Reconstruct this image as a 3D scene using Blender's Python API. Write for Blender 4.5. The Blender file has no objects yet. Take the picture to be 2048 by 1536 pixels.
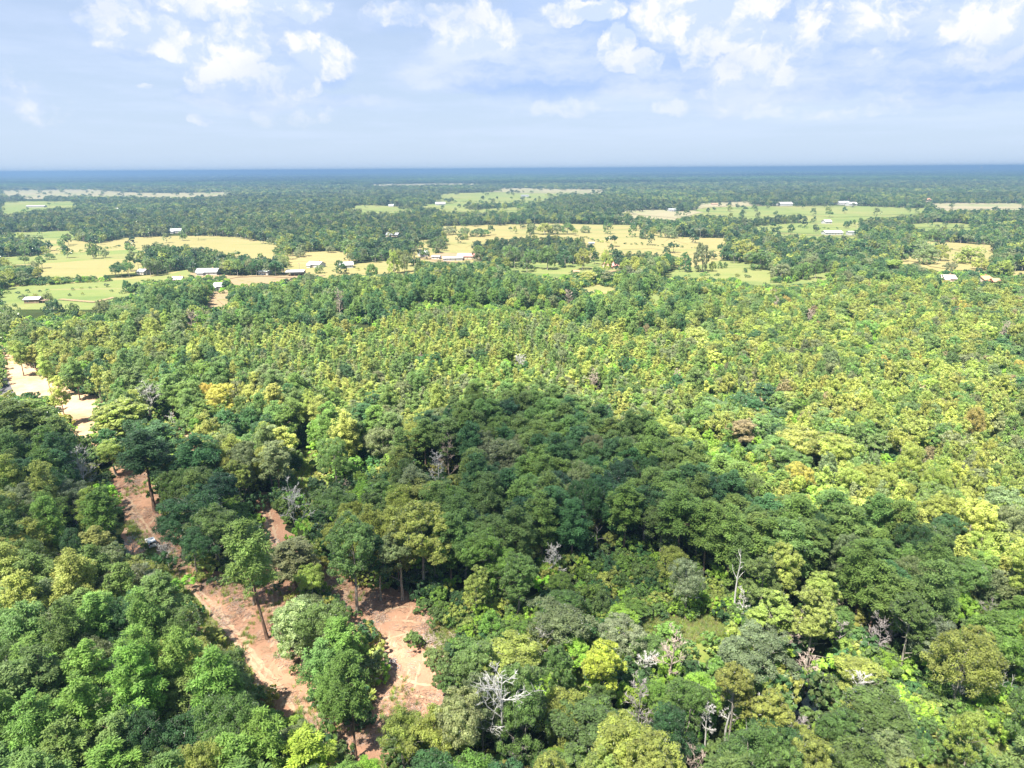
import bpy, math, random
import numpy as np
from mathutils import Matrix, Vector

scene = bpy.context.scene
COL = scene.collection
rad = math.radians

# ------------------------------------------------------------------ camera
W, HPX, F = 2048.0, 1536.0, 1400.0
CAMZ = 90.0
PITCH, ROLL = math.atan(430.0 / F), rad(0.364)
fw = Vector((0, math.cos(PITCH), -math.sin(PITCH)))
r0 = Vector((1, 0, 0)); u0 = r0.cross(fw)
cr = r0 * math.cos(ROLL) - u0 * math.sin(ROLL)
cu = u0 * math.cos(ROLL) + r0 * math.sin(ROLL)
cam = bpy.data.cameras.new('camera'); cam_o = bpy.data.objects.new('camera', cam)
COL.objects.link(cam_o)
cam.sensor_width = 36; cam.lens = 36 * F / W
cam.clip_start = 0.5; cam.clip_end = 150000
cam_o.matrix_world = Matrix(((cr.x, cu.x, -fw.x, 0), (cr.y, cu.y, -fw.y, 0), (cr.z, cu.z, -fw.z, CAMZ), (0, 0, 0, 1)))
scene.camera = cam_o

def ray(px, py):
    return (fw + cr * ((px - W / 2) / F) - cu * ((py - HPX / 2) / F))
def P(px, py, z=0.0):
    d = ray(px, py); t = (z - CAMZ) / d.z
    return Vector((d.x * t, d.y * t, z))
CRN, CUN, FWN = np.array(cr), np.array(cu), np.array(fw)
def proj(p):
    q = np.atleast_2d(p) - np.array([0, 0, CAMZ])
    dz = q @ FWN
    return np.stack([W / 2 + F * (q @ CRN) / dz, HPX / 2 - F * (q @ CUN) / dz], 1)

_cr, _cu, _fw = tuple(cr), tuple(cu), tuple(fw)
def pj(x, y, z):
    z -= CAMZ
    d = x * _fw[0] + y * _fw[1] + z * _fw[2]
    return (W/2 + F * (x*_cr[0] + y*_cr[1] + z*_cr[2]) / d, HPX/2 - F * (x*_cu[0] + y*_cu[1] + z*_cu[2]) / d)

# ------------------------------------------------------------------ light, sky, exposure
SUN_EL = rad(61.0)
SHX, SHY = 0.66, 0.75          # ground direction the shadows fall
sh = Vector((SHX, SHY)).normalized()
to_sun = Vector((-sh.x * math.cos(SUN_EL), -sh.y * math.cos(SUN_EL), math.sin(SUN_EL)))
sl = bpy.data.lights.new('sun', 'SUN'); so = bpy.data.objects.new('sun', sl); COL.objects.link(so)
sl.energy = 5.0; sl.angle = rad(0.5); sl.color = (1.0, 0.93, 0.80)
so.rotation_euler = to_sun.to_track_quat('Z', 'Y').to_euler()
so.location = (0, 0, 3000)
scene.view_settings.view_transform = 'Standard'
scene.view_settings.look = 'None'
scene.view_settings.exposure = 2.0
scene.view_settings.gamma = 1
scene.render.film_transparent = False
scene.cycles.max_bounces = 6
scene.cycles.diffuse_bounces = 4
scene.cycles.transmission_bounces = 3
scene.cycles.volume_bounces = 1
scene.cycles.transparent_max_bounces = 8
scene.cycles.sample_clamp_indirect = 3.0
scene.cycles.use_denoising = True

world = bpy.data.worlds.new('World'); scene.world = world; world.use_nodes = True
SKY_STRENGTH = 0.05
class NT:
    """small helper to write node trees"""
    def __init__(s, t): s.t = t; s.n = t.nodes; s.l = t.links
    def new(s, k, **kw):
        x = s.n.new(k)
        for a, b in kw.items(): setattr(x, a, b)
        return x
    def put(s, sock, v):
        if v is None: return
        if isinstance(v, bpy.types.NodeSocket): s.l.new(v, sock)
        else: sock.default_value = v
    def m(s, op, a, b=None, c=None, clamp=False):
        x = s.new('ShaderNodeMath', operation=op); x.use_clamp = clamp
        s.put(x.inputs[0], a); s.put(x.inputs[1], b)
        if c is not None: s.put(x.inputs[2], c)
        return x.outputs[0]
    def mix(s, f, a, b, blend='MIX'):
        x = s.new('ShaderNodeMix', data_type='RGBA', blend_type=blend)
        s.put(x.inputs[0], f); s.put(x.inputs[6], a); s.put(x.inputs[7], b)
        return x.outputs[2]
    def ss(s, v, a, b, lo=0.0, hi=1.0):
        x = s.new('ShaderNodeMapRange', interpolation_type='SMOOTHSTEP')
        s.put(x.inputs[0], v); s.put(x.inputs[1], a); s.put(x.inputs[2], b); s.put(x.inputs[3], lo); s.put(x.inputs[4], hi)
        return x.outputs[0]
    def noise(s, vec, scale, detail=4, rough=0.55, w=None, out=0):
        x = s.new('ShaderNodeTexNoise')
        if w is not None: x.noise_dimensions = '4D'; x.inputs['W'].default_value = w
        s.put(x.inputs['Vector'], vec); s.put(x.inputs['Scale'], scale); s.put(x.inputs['Detail'], detail); s.put(x.inputs['Roughness'], rough)
        return x.outputs[out]

def build_sky():
    t = NT(world.node_tree); t.n.clear()
    sky = t.new('ShaderNodeTexSky', sky_type='NISHITA')
    sky.sun_disc = False; sky.sun_elevation = SUN_EL
    sky.sun_rotation = math.atan2(to_sun.x, to_sun.y)
    sky.altitude = 100; sky.air_density = 1.0; sky.dust_density = 1.5; sky.ozone_density = 1.5
    tc = t.new('ShaderNodeTexCoord')
    sep = t.new('ShaderNodeSeparateXYZ'); t.l.new(tc.outputs['Generated'], sep.inputs[0])
    x, y, z = sep.outputs
    az = t.m('ARCTAN2', x, y)
    el = t.m('ARCSINE', z)
    ang = t.new('ShaderNodeCombineXYZ'); t.l.new(az, ang.inputs[0]); t.l.new(el, ang.inputs[1])
    ang = ang.outputs[0]
    # cloud layer seen in perspective (a deck some way up)
    zc = t.m('ADD', t.m('MAXIMUM', z, 0.0), 0.03)
    lay = t.new('ShaderNodeCombineXYZ')
    t.l.new(t.m('DIVIDE', x, zc), lay.inputs[0]); t.l.new(t.m('DIVIDE', y, zc), lay.inputs[1])
    lay = lay.outputs[0]
    warp = t.noise(ang, 9.0, 5, 0.6, out=1)
    wv = t.new('ShaderNodeVectorMath', operation='MULTIPLY_ADD')
    t.l.new(warp, wv.inputs[0]); wv.inputs[1].default_value = (0.05, 0.03, 0); t.l.new(ang, wv.inputs[2])
    w2 = t.new('ShaderNodeVectorMath', operation='MULTIPLY_ADD')
    t.l.new(t.noise(ang, 42.0, 6, 0.65, out=1), w2.inputs[0]); w2.inputs[1].default_value = (0.022, 0.018, 0); t.l.new(wv.outputs[0], w2.inputs[2])
    off = t.new('ShaderNodeVectorMath', operation='SUBTRACT'); t.l.new(w2.outputs[0], off.inputs[0]); off.inputs[1].default_value = (0.036, 0.024, 0)
    wang = off.outputs[0]
    sp = t.new('ShaderNodeSeparateXYZ'); t.l.new(wang, sp.inputs[0]); wx, wy = sp.outputs[0], sp.outputs[1]
    def blobs(lst):
        acc = None
        for (px, py, rx, ry, a) in lst:
            rx *= 1.06; ry *= 1.1
            d = ray(px, py).normalized(); A = math.atan2(d.x, d.y); E = math.asin(d.z)
            RX, RY = rx / F, ry / F
            dx = t.m('MULTIPLY', t.m('SUBTRACT', wx, A), 1 / RX)
            dy = t.m('MULTIPLY', t.m('SUBTRACT', wy, E), 1 / RY)
            dd = t.m('ADD', t.m('MULTIPLY', dx, dx), t.m('MULTIPLY', dy, dy))
            v = t.m('MULTIPLY', t.ss(dd, 1.6, 0.0), a)
            acc = v if acc is None else t.m('MAXIMUM', acc, v)
        return acc
    PUFF = [(470,85,60,45,1),(430,125,40,40,.9),(495,165,110,32,1),(575,172,60,25,1),(650,120,62,36,1),(600,95,45,26,.75),
        (285,65,80,32,.9),(345,95,42,22,.8),(210,25,60,34,.6),(420,12,120,20,.8),(620,20,60,22,.7),(550,8,60,16,.8),
        (940,55,90,46,.95),(800,30,80,30,.6),(1010,75,50,24,.7),(1230,100,42,38,.95),(1275,125,55,22,.95),(1160,20,90,20,.8),
        (1350,30,90,45,.95),(1430,75,80,40,1),(1500,130,70,32,1),(1555,155,50,20,.95),(1420,110,70,25,.75),(1600,95,70,30,.6),
        (1660,40,120,40,.6),(1800,20,150,30,.6),(2000,30,80,60,.9),(2030,90,50,40,.8),(1900,60,80,30,.6),(1480,20,90,26,.8),(1740,60,70,26,.7),(1760,120,60,18,.55),(1960,110,60,24,.6),(1120,30,50,18,.6),(890,20,50,16,.7),
        (1140,215,130,16,.65),(1340,215,50,16,.6),(1450,190,60,28,.6),(1530,220,60,14,.6),(1790,190,60,20,.5),(1700,225,120,12,.45),
        (540,233,110,18,.5),(400,242,24,9,.6),(640,228,40,22,.45),(100,225,80,24,.45),(30,160,60,36,.45),(300,168,18,5,.6),(360,176,10,7,.7),(150,210,40,20,.4)]
    puffs = blobs(PUFF)
    under = blobs([(x - rx * .1, y + ry * .75, rx * .95, ry * .75, a) for (x, y, rx, ry, a) in PUFF if ry > 24])
    grey = blobs([(1120,120,260,70,.9),(1000,150,190,34,.9),(1300,150,300,36,.9),(1600,170,240,30,.7),(1800,110,260,60,.9),
        (1950,165,160,24,.8),(1700,60,200,60,.7),(1080,50,120,60,.6),(1220,30,120,50,.7),(620,200,160,14,.5),(480,40,160,60,.5),(420,70,90,30,.5),(1500,185,90,12,.7),(1900,200,160,14,.5)])
    fine = t.noise(wang, 26.0, 7, 0.62)
    st = t.new('ShaderNodeVectorMath', operation='MULTIPLY'); t.l.new(wang, st.inputs[0]); st.inputs[1].default_value = (0.45, 1.5, 1)
    fine2 = t.noise(st.outputs[0], 11.0, 6, 0.6, w=3.0)
    strat = t.noise(lay, 0.35, 6, 0.6, w=1.0)
    # thick cumulus mask
    pm = t.m('ADD', puffs, t.m('MULTIPLY', t.m('SUBTRACT', fine, 0.5), 1.5))
    pm = t.m('MULTIPLY', t.ss(pm, 0.36, 0.70), t.ss(t.noise(wang, 7.0, 3, 0.5, w=5.0), 0.36, 0.6, 0.45, 1.0))
    # grey decks
    gm = t.m('ADD', t.m('MAXIMUM', grey, t.m('MULTIPLY', under, 0.75)), t.m('MULTIPLY', t.m('SUBTRACT', fine2, 0.5), 1.3))
    gm = t.ss(gm, 0.1, 0.75)
    veil = t.ss(t.m('ADD', strat, t.m('MULTIPLY', t.m('SUBTRACT', fine2, 0.5), 0.3)), 0.40, 0.70)
    hor = t.ss(el, 0.0, 0.10)
    veil = t.m('MULTIPLY', veil, hor)
    # the air itself: Nishita, tinted towards the pale blue of a humid summer sky
    pale = t.mix(t.ss(el, -0.02, 0.26), (4.0, 4.9, 6.1, 1), (3.0, 3.9, 5.5, 1))
    dim = t.mix(1.0, sky.outputs[0], (0.36, 0.36, 0.38, 1), 'MULTIPLY')
    base = t.mix(0.75, dim, pale)
    base = t.mix(t.m('MULTIPLY', veil, 0.55), base, (4.2, 4.75, 6.1, 1))
    # shaded undersides come from the slope of the same noise, lifted towards the sun
    up = t.new('ShaderNodeVectorMath', operation='ADD'); t.l.new(wang, up.inputs[0]); up.inputs[1].default_value = (-0.008, 0.018, 0)
    fup = t.noise(up.outputs[0], 15.0, 6, 0.6); flo = t.noise(wang, 15.0, 6, 0.6)
    lit = t.m('ADD', 0.5, t.m('MULTIPLY', t.m('SUBTRACT', flo, fup), 8.0), clamp=True)
    greycol = t.mix(t.ss(fine2, .35, .65), (2.15, 3.1, 5.0, 1), (3.9, 4.4, 5.45, 1))
    base = t.mix(t.m('MULTIPLY', gm, 0.92), base, greycol)
    pcol = t.mix(lit, (3.45, 4.1, 5.35, 1), (5.35, 5.35, 5.5, 1))
    hz = t.ss(el, 0.03, 0.16, 0.35, 1.0)
    c = t.mix(t.m('MULTIPLY', pm, hz), base, pcol)
    bg = t.new('ShaderNodeBackground'); t.l.new(c, bg.inputs[0]); bg.inputs[1].default_value = SKY_STRENGTH
    out = t.new('ShaderNodeOutputWorld'); t.l.new(bg.outputs[0], out.inputs[0])
build_sky()

# ------------------------------------------------------------------ helpers
def tag(o, label=None, cat=None, group=None, kind=None):
    if label: o['label'] = label
    if cat: o['category'] = cat
    if group: o['group'] = group
    if kind: o['kind'] = kind
    return o
def empty(name, loc=(0, 0, 0), rz=0.0, scale=1.0):
    o = bpy.data.objects.new(name, None); COL.objects.link(o)
    o.empty_display_size = 0.2
    o.location = loc; o.rotation_euler = (0, 0, rz)
    o.scale = (scale,) * 3 if isinstance(scale, (int, float)) else scale
    return o
def mesh_np(name, V, Fc, mats, var=None, fm=None, smooth=False):
    """V (n,3); Fc list of arrays of faces with equal corner count"""
    me = bpy.data.meshes.new(name)
    V = np.asarray(V, np.float32)
    me.vertices.add(len(V)); me.vertices.foreach_set('co', V.ravel())
    idx, starts, s = [], [], 0
    for f in Fc:
        f = np.asarray(f, np.int32)
        if len(f) == 0: continue
        k = f.shape[1]
        idx.append(f.ravel()); starts.append(s + np.arange(len(f)) * k); s += f.size
    idx = np.concatenate(idx); starts = np.concatenate(starts)
    me.loops.add(len(idx)); me.loops.foreach_set('vertex_index', idx)
    me.polygons.add(len(starts)); me.polygons.foreach_set('loop_start', starts.astype(np.int32))
    if fm is not None: me.polygons.foreach_set('material_index', np.asarray(fm, np.int32))
    me.polygons.foreach_set('use_smooth', np.full(len(starts), smooth))
    if var is not None:
        a = me.attributes.new('var', 'FLOAT', 'POINT'); a.data.foreach_set('value', np.asarray(var, np.float32))
    for m in (mats if isinstance(mats, (list, tuple)) else [mats]): me.materials.append(m)
    me.update(calc_edges=True); me.validate()
    return me
def link(name, me, parent=None, loc=None):
    o = bpy.data.objects.new(name, me); COL.objects.link(o)
    if parent is not None: o.parent = parent
    if loc is not None: o.location = loc
    return o

class MB:
    """collects boxes, prisms and tubes into one mesh"""
    def __init__(s): s.V = []; s.q = []; s.t = []; s.n = 0
    def add(s, V, quads=(), tris=()):
        s.V.append(np.asarray(V, float)); b = s.n
        s.q += [[i + b for i in f] for f in quads]; s.t += [[i + b for i in f] for f in tris]
        s.n += len(V)
    def box(s, x0, x1, y0, y1, z0, z1):
        s.add([(x0,y0,z0),(x1,y0,z0),(x1,y1,z0),(x0,y1,z0),(x0,y0,z1),(x1,y0,z1),(x1,y1,z1),(x0,y1,z1)],
              [(0,3,2,1),(4,5,6,7),(0,1,5,4),(1,2,6,5),(2,3,7,6),(3,0,4,7)])
    def tube(s, pts, rs, n=6, cap=False):
        pts = [Vector(p) for p in pts]; V = []
        for i, p in enumerate(pts):
            d = (pts[min(i + 1, len(pts) - 1)] - pts[max(i - 1, 0)]).normalized()
            a = d.orthogonal().normalized() if i == 0 else (a - d * a.dot(d)).normalized()
            b = d.cross(a)
            for k in range(n):
                c = 2 * math.pi * k / n
                V.append(p + (a * math.cos(c) + b * math.sin(c)) * rs[i])
        Q = []
        for i in range(len(pts) - 1):
            for k in range(n):
                k2 = (k + 1) % n
                Q.append((i*n+k, i*n+k2, (i+1)*n+k2, (i+1)*n+k))
        s.add(V, Q)
    def mesh(s, name, mat, smooth=False):
        return mesh_np(name, np.concatenate(s.V), [np.array(s.q).reshape(-1, 4)] + ([np.array(s.t)] if s.t else []), mat, smooth=smooth)
    def build(s, name, mat, parent=None, smooth=False):
        return link(name, s.mesh(name, mat, smooth), parent)

# ------------------------------------------------------------------ materials
def new_mat(name):
    m = bpy.data.materials.new(name); m.use_nodes = True
    t = NT(m.node_tree); t.n.clear()
    out = t.new('ShaderNodeOutputMaterial')
    return m, t, out
def leaf_mat(name, transl=0.48, rough=0.6, sheen=0.12):
    m, t, out = new_mat(name)
    at = t.new('ShaderNodeAttribute', attribute_type='INSTANCER', attribute_name='tint')
    va = t.new('ShaderNodeAttribute', attribute_name='var')
    rnd = t.new('ShaderNodeObjectInfo').outputs['Random']
    geo = t.new('ShaderNodeNewGeometry')
    # each leaf cluster differs a little in value and in yellowness
    f = t.m('MULTIPLY', va.outputs['Fac'], t.m('ADD', 0.88, t.m('MULTIPLY', rnd, 0.24)))
    col = t.mix(1.0, at.outputs['Color'], f, 'MULTIPLY')
    rpi = geo.outputs['Random Per Island']
    warm = t.mix(1.0, col, (1.28, 1.12, 0.75, 1), 'MULTIPLY')
    col = t.mix(t.m('MULTIPLY', rpi, 0.4), col, warm)
    d = t.new('ShaderNodeBsdfDiffuse'); t.put(d.inputs[0], col)
    tr = t.new('ShaderNodeBsdfTranslucent'); t.put(tr.inputs[0], t.mix(1.0, col, (1.15, 1.3, 0.6, 1), 'MULTIPLY'))
    mx = t.new('ShaderNodeMixShader'); mx.inputs[0].default_value = transl
    t.l.new(d.outputs[0], mx.inputs[1]); t.l.new(tr.outputs[0], mx.inputs[2])
    g = t.new('ShaderNodeBsdfGlossy'); g.inputs['Roughness'].default_value = rough; g.inputs['Color'].default_value = (1, 1, 1, 1)
    fr = t.new('ShaderNodeFresnel'); fr.inputs[0].default_value = 1.35
    m2 = t.new('ShaderNodeMixShader'); t.put(m2.inputs[0], t.m('MULTIPLY', fr.outputs[0], sheen * 4))
    t.l.new(mx.outputs[0], m2.inputs[1]); t.l.new(g.outputs[0], m2.inputs[2])
    t.l.new(m2.outputs[0], out.inputs[0])
    return m
def bark_mat(name, a, b, scale=3.0):
    m, t, out = new_mat(name)
    tc = t.new('ShaderNodeTexCoord'); mp = t.new('ShaderNodeMapping'); mp.inputs['Scale'].default_value = (1, 1, 0.3)
    t.l.new(tc.outputs['Object'], mp.inputs[0])
    n = t.noise(mp.outputs[0], scale, 5, 0.7)
    b_ = t.new('ShaderNodeBsdfPrincipled'); t.put(b_.inputs['Base Color'], t.mix(t.ss(n, .35, .65), a, b)); b_.inputs['Roughness'].default_value = 0.9
    b_.inputs['Specular IOR Level'].default_value = 0.15
    t.l.new(b_.outputs[0], out.inputs[0]); return m
def plain(name, c, rough=0.7, metal=0.0, var=0.18, scale=2.0):
    m, t, out = new_mat(name)
    tc = t.new('ShaderNodeTexCoord')
    n = t.noise(tc.outputs['Object'], scale, 5, 0.65)
    k = t.m('ADD', 1 - var / 2, t.m('MULTIPLY', t.m('SUBTRACT', n, 0.5), var * 2))
    b_ = t.new('ShaderNodeBsdfPrincipled'); t.put(b_.inputs['Base Color'], t.mix(1.0, (*c, 1), k, 'MULTIPLY'))
    b_.inputs['Roughness'].default_value = rough; b_.inputs['Metallic'].default_value = metal
    t.l.new(b_.outputs[0], out.inputs[0]); return m
def ground_mat(name, layers, base, bump=0.0, bscale=1.0, stretch=None):
    """base colour overlaid with noise-masked layers (colour, scale, lo, hi, strength, seed)"""
    m, t, out = new_mat(name)
    geo = t.new('ShaderNodeNewGeometry'); pos = geo.outputs['Position']
    if stretch:
        mp = t.new('ShaderNodeMapping'); mp.inputs['Rotation'].default_value = (0, 0, stretch[0]); mp.inputs['Scale'].default_value = (stretch[1], stretch[2], 1)
        t.l.new(pos, mp.inputs[0]); pos2 = mp.outputs[0]
    else: pos2 = pos
    c = (*base, 1)
    for i, (col, sc, lo, hi, st, *rest) in enumerate(layers):
        n = t.noise(pos2 if (rest and rest[0]) else pos, sc, 6, 0.68, w=float(i * 3.7))
        c = t.mix(t.m('MULTIPLY', t.ss(n, lo, hi), st), c, (*col, 1))
    b_ = t.new('ShaderNodeBsdfPrincipled'); t.put(b_.inputs['Base Color'], c); b_.inputs['Roughness'].default_value = 1.0
    b_.inputs['Specular IOR Level'].default_value = 0.0
    if bump:
        bp = t.new('ShaderNodeBump'); bp.inputs['Strength'].default_value = 0.9; bp.inputs['Distance'].default_value = bump
        t.l.new(t.noise(pos, bscale, 8, 0.75), bp.inputs['Height']); t.l.new(bp.outputs[0], b_.inputs['Normal'])
    t.l.new(b_.outputs[0], out.inputs[0]); return m

M_LEAF = leaf_mat('leaf'); M_NEEDLE = leaf_mat('needle', 0.36, 0.5, 0.12)
M_PBARK = bark_mat('pine_bark', (0.10, 0.065, 0.05, 1), (0.26, 0.18, 0.14, 1))
M_BBARK = bark_mat('broadleaf_bark', (0.16, 0.14, 0.12, 1), (0.36, 0.33, 0.29, 1))
M_DEAD = bark_mat('bleached_wood', (0.33, 0.325, 0.315, 1), (0.56, 0.55, 0.535, 1))
M_DGREY = bark_mat('grey_dead_wood', (0.19, 0.17, 0.17, 1), (0.36, 0.33, 0.33, 1))
M_DPINK = bark_mat('pinkish_dead_twigs', (0.26, 0.205, 0.18, 1), (0.44, 0.36, 0.32, 1))

M_FLOOR = ground_mat('forest_floor', [((0.038, 0.059, 0.017), 0.05, .4, .65, .8), ((0.063, 0.049, 0.032), 0.4, .5, .7, .6), ((0.014, 0.021, 0.010), 0.15, .5, .7, .7)], (0.028, 0.038, 0.015))
M_SOIL = ground_mat('red_brown_cleared_soil', [((0.403, 0.236, 0.154), 0.06, .42, .62, .8), ((0.181, 0.108, 0.073), 0.35, .52, .68, .7), ((0.470, 0.373, 0.264), 0.9, .52, .66, .7, 1), ((0.113, 0.079, 0.051), 1.8, .58, .70, .6), ((0.161, 0.186, 0.073), 0.12, .60, .72, .6), ((0.503, 0.417, 0.308), 4.0, .60, .72, .6, 1)],
                    (0.309, 0.179, 0.121), bump=0.25, bscale=1.2, stretch=(0.9, 1.0, 0.25))
M_SAND = ground_mat('pale_sandy_soil', [((0.196, 0.125, 0.074), 0.05, .4, .65, .8), ((0.238, 0.184, 0.125), 0.4, .5, .7, .7), ((0.089, 0.077, 0.036), 0.15, .60, .74, .7), ((0.134, 0.077, 0.048), 1.2, .56, .7, .5)],
                    (0.443, 0.307, 0.197), bump=0.12, bscale=1.0)
M_RUT = ground_mat('pale_wheel_rut', [((0.277, 0.173, 0.111), 0.7, .45, .6, .6), ((0.461, 0.369, 0.258), 2.5, .5, .65, .6)], (0.381, 0.271, 0.184), bump=0.05)
M_VERGE = ground_mat('grassy_verge', [((0.180, 0.180, 0.066), 0.5, .45, .6, .8), ((0.072, 0.114, 0.030), 0.9, .5, .65, .8), ((0.300, 0.216, 0.132), 0.35, .55, .68, .7)], (0.132, 0.162, 0.054), bump=0.15, bscale=2)
M_MEADOW = ground_mat('meadow_grass', [((0.198, 0.204, 0.060), 0.12, .4, .6, .8), ((0.060, 0.108, 0.024), 0.5, .48, .65, .8), ((0.252, 0.198, 0.102), 0.25, .56, .7, .7)], (0.120, 0.162, 0.042), bump=0.2, bscale=2)
M_TAN = ground_mat('dry_pasture', [((0.223, 0.187, 0.087), 0.006, .42, .6, .8), ((0.154, 0.167, 0.068), 0.011, .48, .62, .8, 1), ((0.238, 0.200, 0.107), 0.06, .5, .66, .5, 1)], (0.193, 0.176, 0.079), stretch=(0.15, 0.25, 2.0))
M_GREEN = ground_mat('green_pasture', [((0.175, 0.175, 0.072), 0.008, .42, .6, .8), ((0.083, 0.125, 0.043), 0.013, .5, .62, .8, 1), ((0.209, 0.171, 0.094), 0.03, .56, .68, .6, 1)], (0.126, 0.159, 0.056), stretch=(-0.1, 0.3, 2.0))
M_PALE = ground_mat('pale_far_field', [((0.215, 0.190, 0.130), 0.004, .4, .6, .8), ((0.139, 0.167, 0.081), 0.006, .5, .62, .7)], (0.193, 0.182, 0.110))
M_YARD = ground_mat('bare_farmyard', [((0.229, 0.167, 0.107), 0.03, .4, .6, .8), ((0.126, 0.138, 0.057), 0.05, .52, .64, .8)], (0.210, 0.164, 0.099))
M_ASPH = ground_mat('asphalt', [((0.12, 0.12, 0.125), 0.5, .4, .65, .6)], (0.09, 0.09, 0.10))
M_CANOPY = ground_mat('far_canopy', [((0.05, 0.09, 0.04), 0.003, .4, .6, .8), ((0.02, 0.045, 0.02), 0.012, .45, .6, .8)], (0.035, 0.065, 0.03))

# ------------------------------------------------------------------ regions in the photograph, laid on the ground
rng = np.random.default_rng(7)
def rough_poly(pts, z, amp=0.25, it=4, seed=1):
    """pixel polygon -> ground polygon with an irregular outline (amp: fraction of segment length)"""
    r = random.Random(seed)
    g = [P(x, y, 0.0) for x, y in pts]
    for k in range(it):
        o = []
        for i, a in enumerate(g):
            b = g[(i + 1) % len(g)]; L = (b - a).length
            m = (a + b) / 2
            if L > 0.8: m += Vector((-(b - a).y, (b - a).x, 0)).normalized() * r.uniform(-1, 1) * min(L * amp, 2.0 + 0.02 * m.y)
            o += [a, m]
        g = o; amp *= 0.8
    return [(p.x, p.y, z) for p in g]
from mathutils.geometry import tessellate_polygon
def sheet(name, pts, z, mat, label=None, amp=0.18, seed=1, kind='structure', it=4):
    g = rough_poly(pts, z, amp, it, seed)
    tri = tessellate_polygon([[Vector(p) for p in g]])
    T = []
    for a, b, c in tri:
        A, B, Cc = g[a], g[b], g[c]
        cr_ = (B[0]-A[0])*(Cc[1]-A[1]) - (B[1]-A[1])*(Cc[0]-A[0])
        T.append((a, b, c) if cr_ > 0 else (a, c, b))
    o = link(name, mesh_np(name, g, [np.array(T)], mat))
    tag(o, kind=kind)
    return o

# ground: one sheet to the horizon
gx = np.concatenate([[-60000, -20000, -6000, -2000], np.linspace(-800, 800, 21), [2000, 6000, 20000, 60000]])
gy = np.concatenate([[-3000, -500], np.linspace(0, 1500, 26), [3000, 8000, 20000, 70000]])
GX, GY = np.meshgrid(gx, gy)
V = np.stack([GX.ravel(), GY.ravel(), np.zeros(GX.size)], 1)
nx = len(gx); Q = [(j*nx+i, j*nx+i+1, (j+1)*nx+i+1, (j+1)*nx+i) for j in range(len(gy)-1) for i in range(nx-1)]
tag(link('ground', mesh_np('ground', V, [np.array(Q)], M_FLOOR)), kind='structure')

# visible openings (no tree may stand in or hang over these)
C_MAIN = [(212,968),(235,920),(262,900),(300,935),(315,1000),(345,1030),(348,1060),(330,1080),(355,1110),(380,1150),(400,1158),(440,1160),(480,1160),(505,1145),(545,1175),(562,1230),(560,1290),(590,1320),(628,1345),(592,1370),(615,1390),(650,1440),(665,1470),(685,1510),(640,1475),(580,1445),(545,1400),(505,1375),(490,1340),(462,1310),(440,1270),(405,1245),(380,1205),(350,1160),(318,1128),(300,1122),(250,1118),(243,1090),(246,1050),(228,1010)]
C_TRK = [(508,985),(545,990),(570,1060),(580,1100),(572,1150),(560,1190),(540,1180),(532,1110),(512,1050)]
C_RIGHT = [(640,1130),(682,1140),(692,1190),(735,1180),(790,1185),(850,1200),(882,1240),(862,1285),(885,1312),(905,1350),(912,1420),(850,1432),(795,1424),(768,1436),(762,1480),(772,1536),(685,1536),(690,1485),(722,1462),(742,1420),(762,1380),(752,1330),(748,1290),(737,1250),(700,1220),(660,1200),(640,1180)]
C_TOP = [(0,688),(50,728),(100,762),(150,785),(205,800),(198,835),(176,885),(150,875),(130,835),(100,800),(40,785),(12,800),(0,795)]
C_GAP = [(365,872),(390,880),(394,915),(370,905)]
G_MID = [(1270,1245),(1400,1235),(1480,1250),(1440,1275),(1380,1290),(1330,1272)]
G_RIGHT = [(1845,1500),(1870,1465),(1960,1480),(2048,1500),(2048,1536),(1845,1536)]
G_PATCH = [(590,905),(625,895),(640,960),(620,1000),(570,1010),(590,960)]
WATER = [(1588,1335),(1612,1350),(1606,1400),(1632,1440),(1600,1462),(1560,1442),(1575,1400)]
NEAR_OPEN = [C_MAIN, C_TRK, C_RIGHT, C_TOP, C_GAP, G_MID, G_RIGHT, G_PATCH, WATER]
SCRUB = [[(850,1195),(930,1190),(1000,1230),(1130,1250),(1170,1160),(1260,1120),(1380,1150),(1500,1230),(1480,1260),(1250,1300),(1150,1310),(1050,1340),(950,1360),(900,1410),(880,1350),(840,1290),(870,1240)],
         [(1640,1400),(1760,1370),(1900,1400),(2048,1400),(2048,1536),(1840,1536),(1700,1480)]]
# ground-level extents of the same openings (they run on under the crowns in front)
sheet('clearing', [(205,990),(225,925),(262,890),(300,930),(345,990),(380,1060),(420,1120),(470,1150),(515,1100),(505,1000),(515,985),(545,990),(570,1060),(590,1110),(640,1110),(700,1120),(740,1165),(790,1180),(852,1196),(886,1240),(868,1285),(890,1312),(910,1350),(920,1440),(890,1560),(760,1700),(600,1700),(560,1500),(480,1370),(430,1290),(370,1200),(310,1120),(255,1050)], 0.012, M_SOIL, seed=3)
sheet('sandy_clearing', [(-60,650),(0,675),(50,720),(110,760),(160,785),(215,800),(300,840),(420,850),(440,900),(330,945),(262,940),(222,950),(205,915),(150,890),(110,850),(60,850),(-60,850)], 0.008, M_SAND, seed=5)
sheet('meadow', [(1230,1235),(1300,1215),(1420,1215),(1520,1240),(1500,1300),(1400,1330),(1250,1330),(1180,1290)], 0.016, M_MEADOW, seed=6)
sheet('meadow', [(1780,1560),(1830,1450),(1900,1440),(2060,1470),(2160,1500),(2160,1640),(1900,1640)], 0.016, M_MEADOW, seed=7)
sheet('scrub_ground', [(850,1195),(940,1170),(1050,1200),(1180,1120),(1300,1100),(1420,1150),(1520,1230),(1450,1290),(1250,1360),(1100,1380),(950,1420),(905,1430),(890,1345),(860,1290),(878,1245)], 0.010, M_MEADOW, seed=8)
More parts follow.
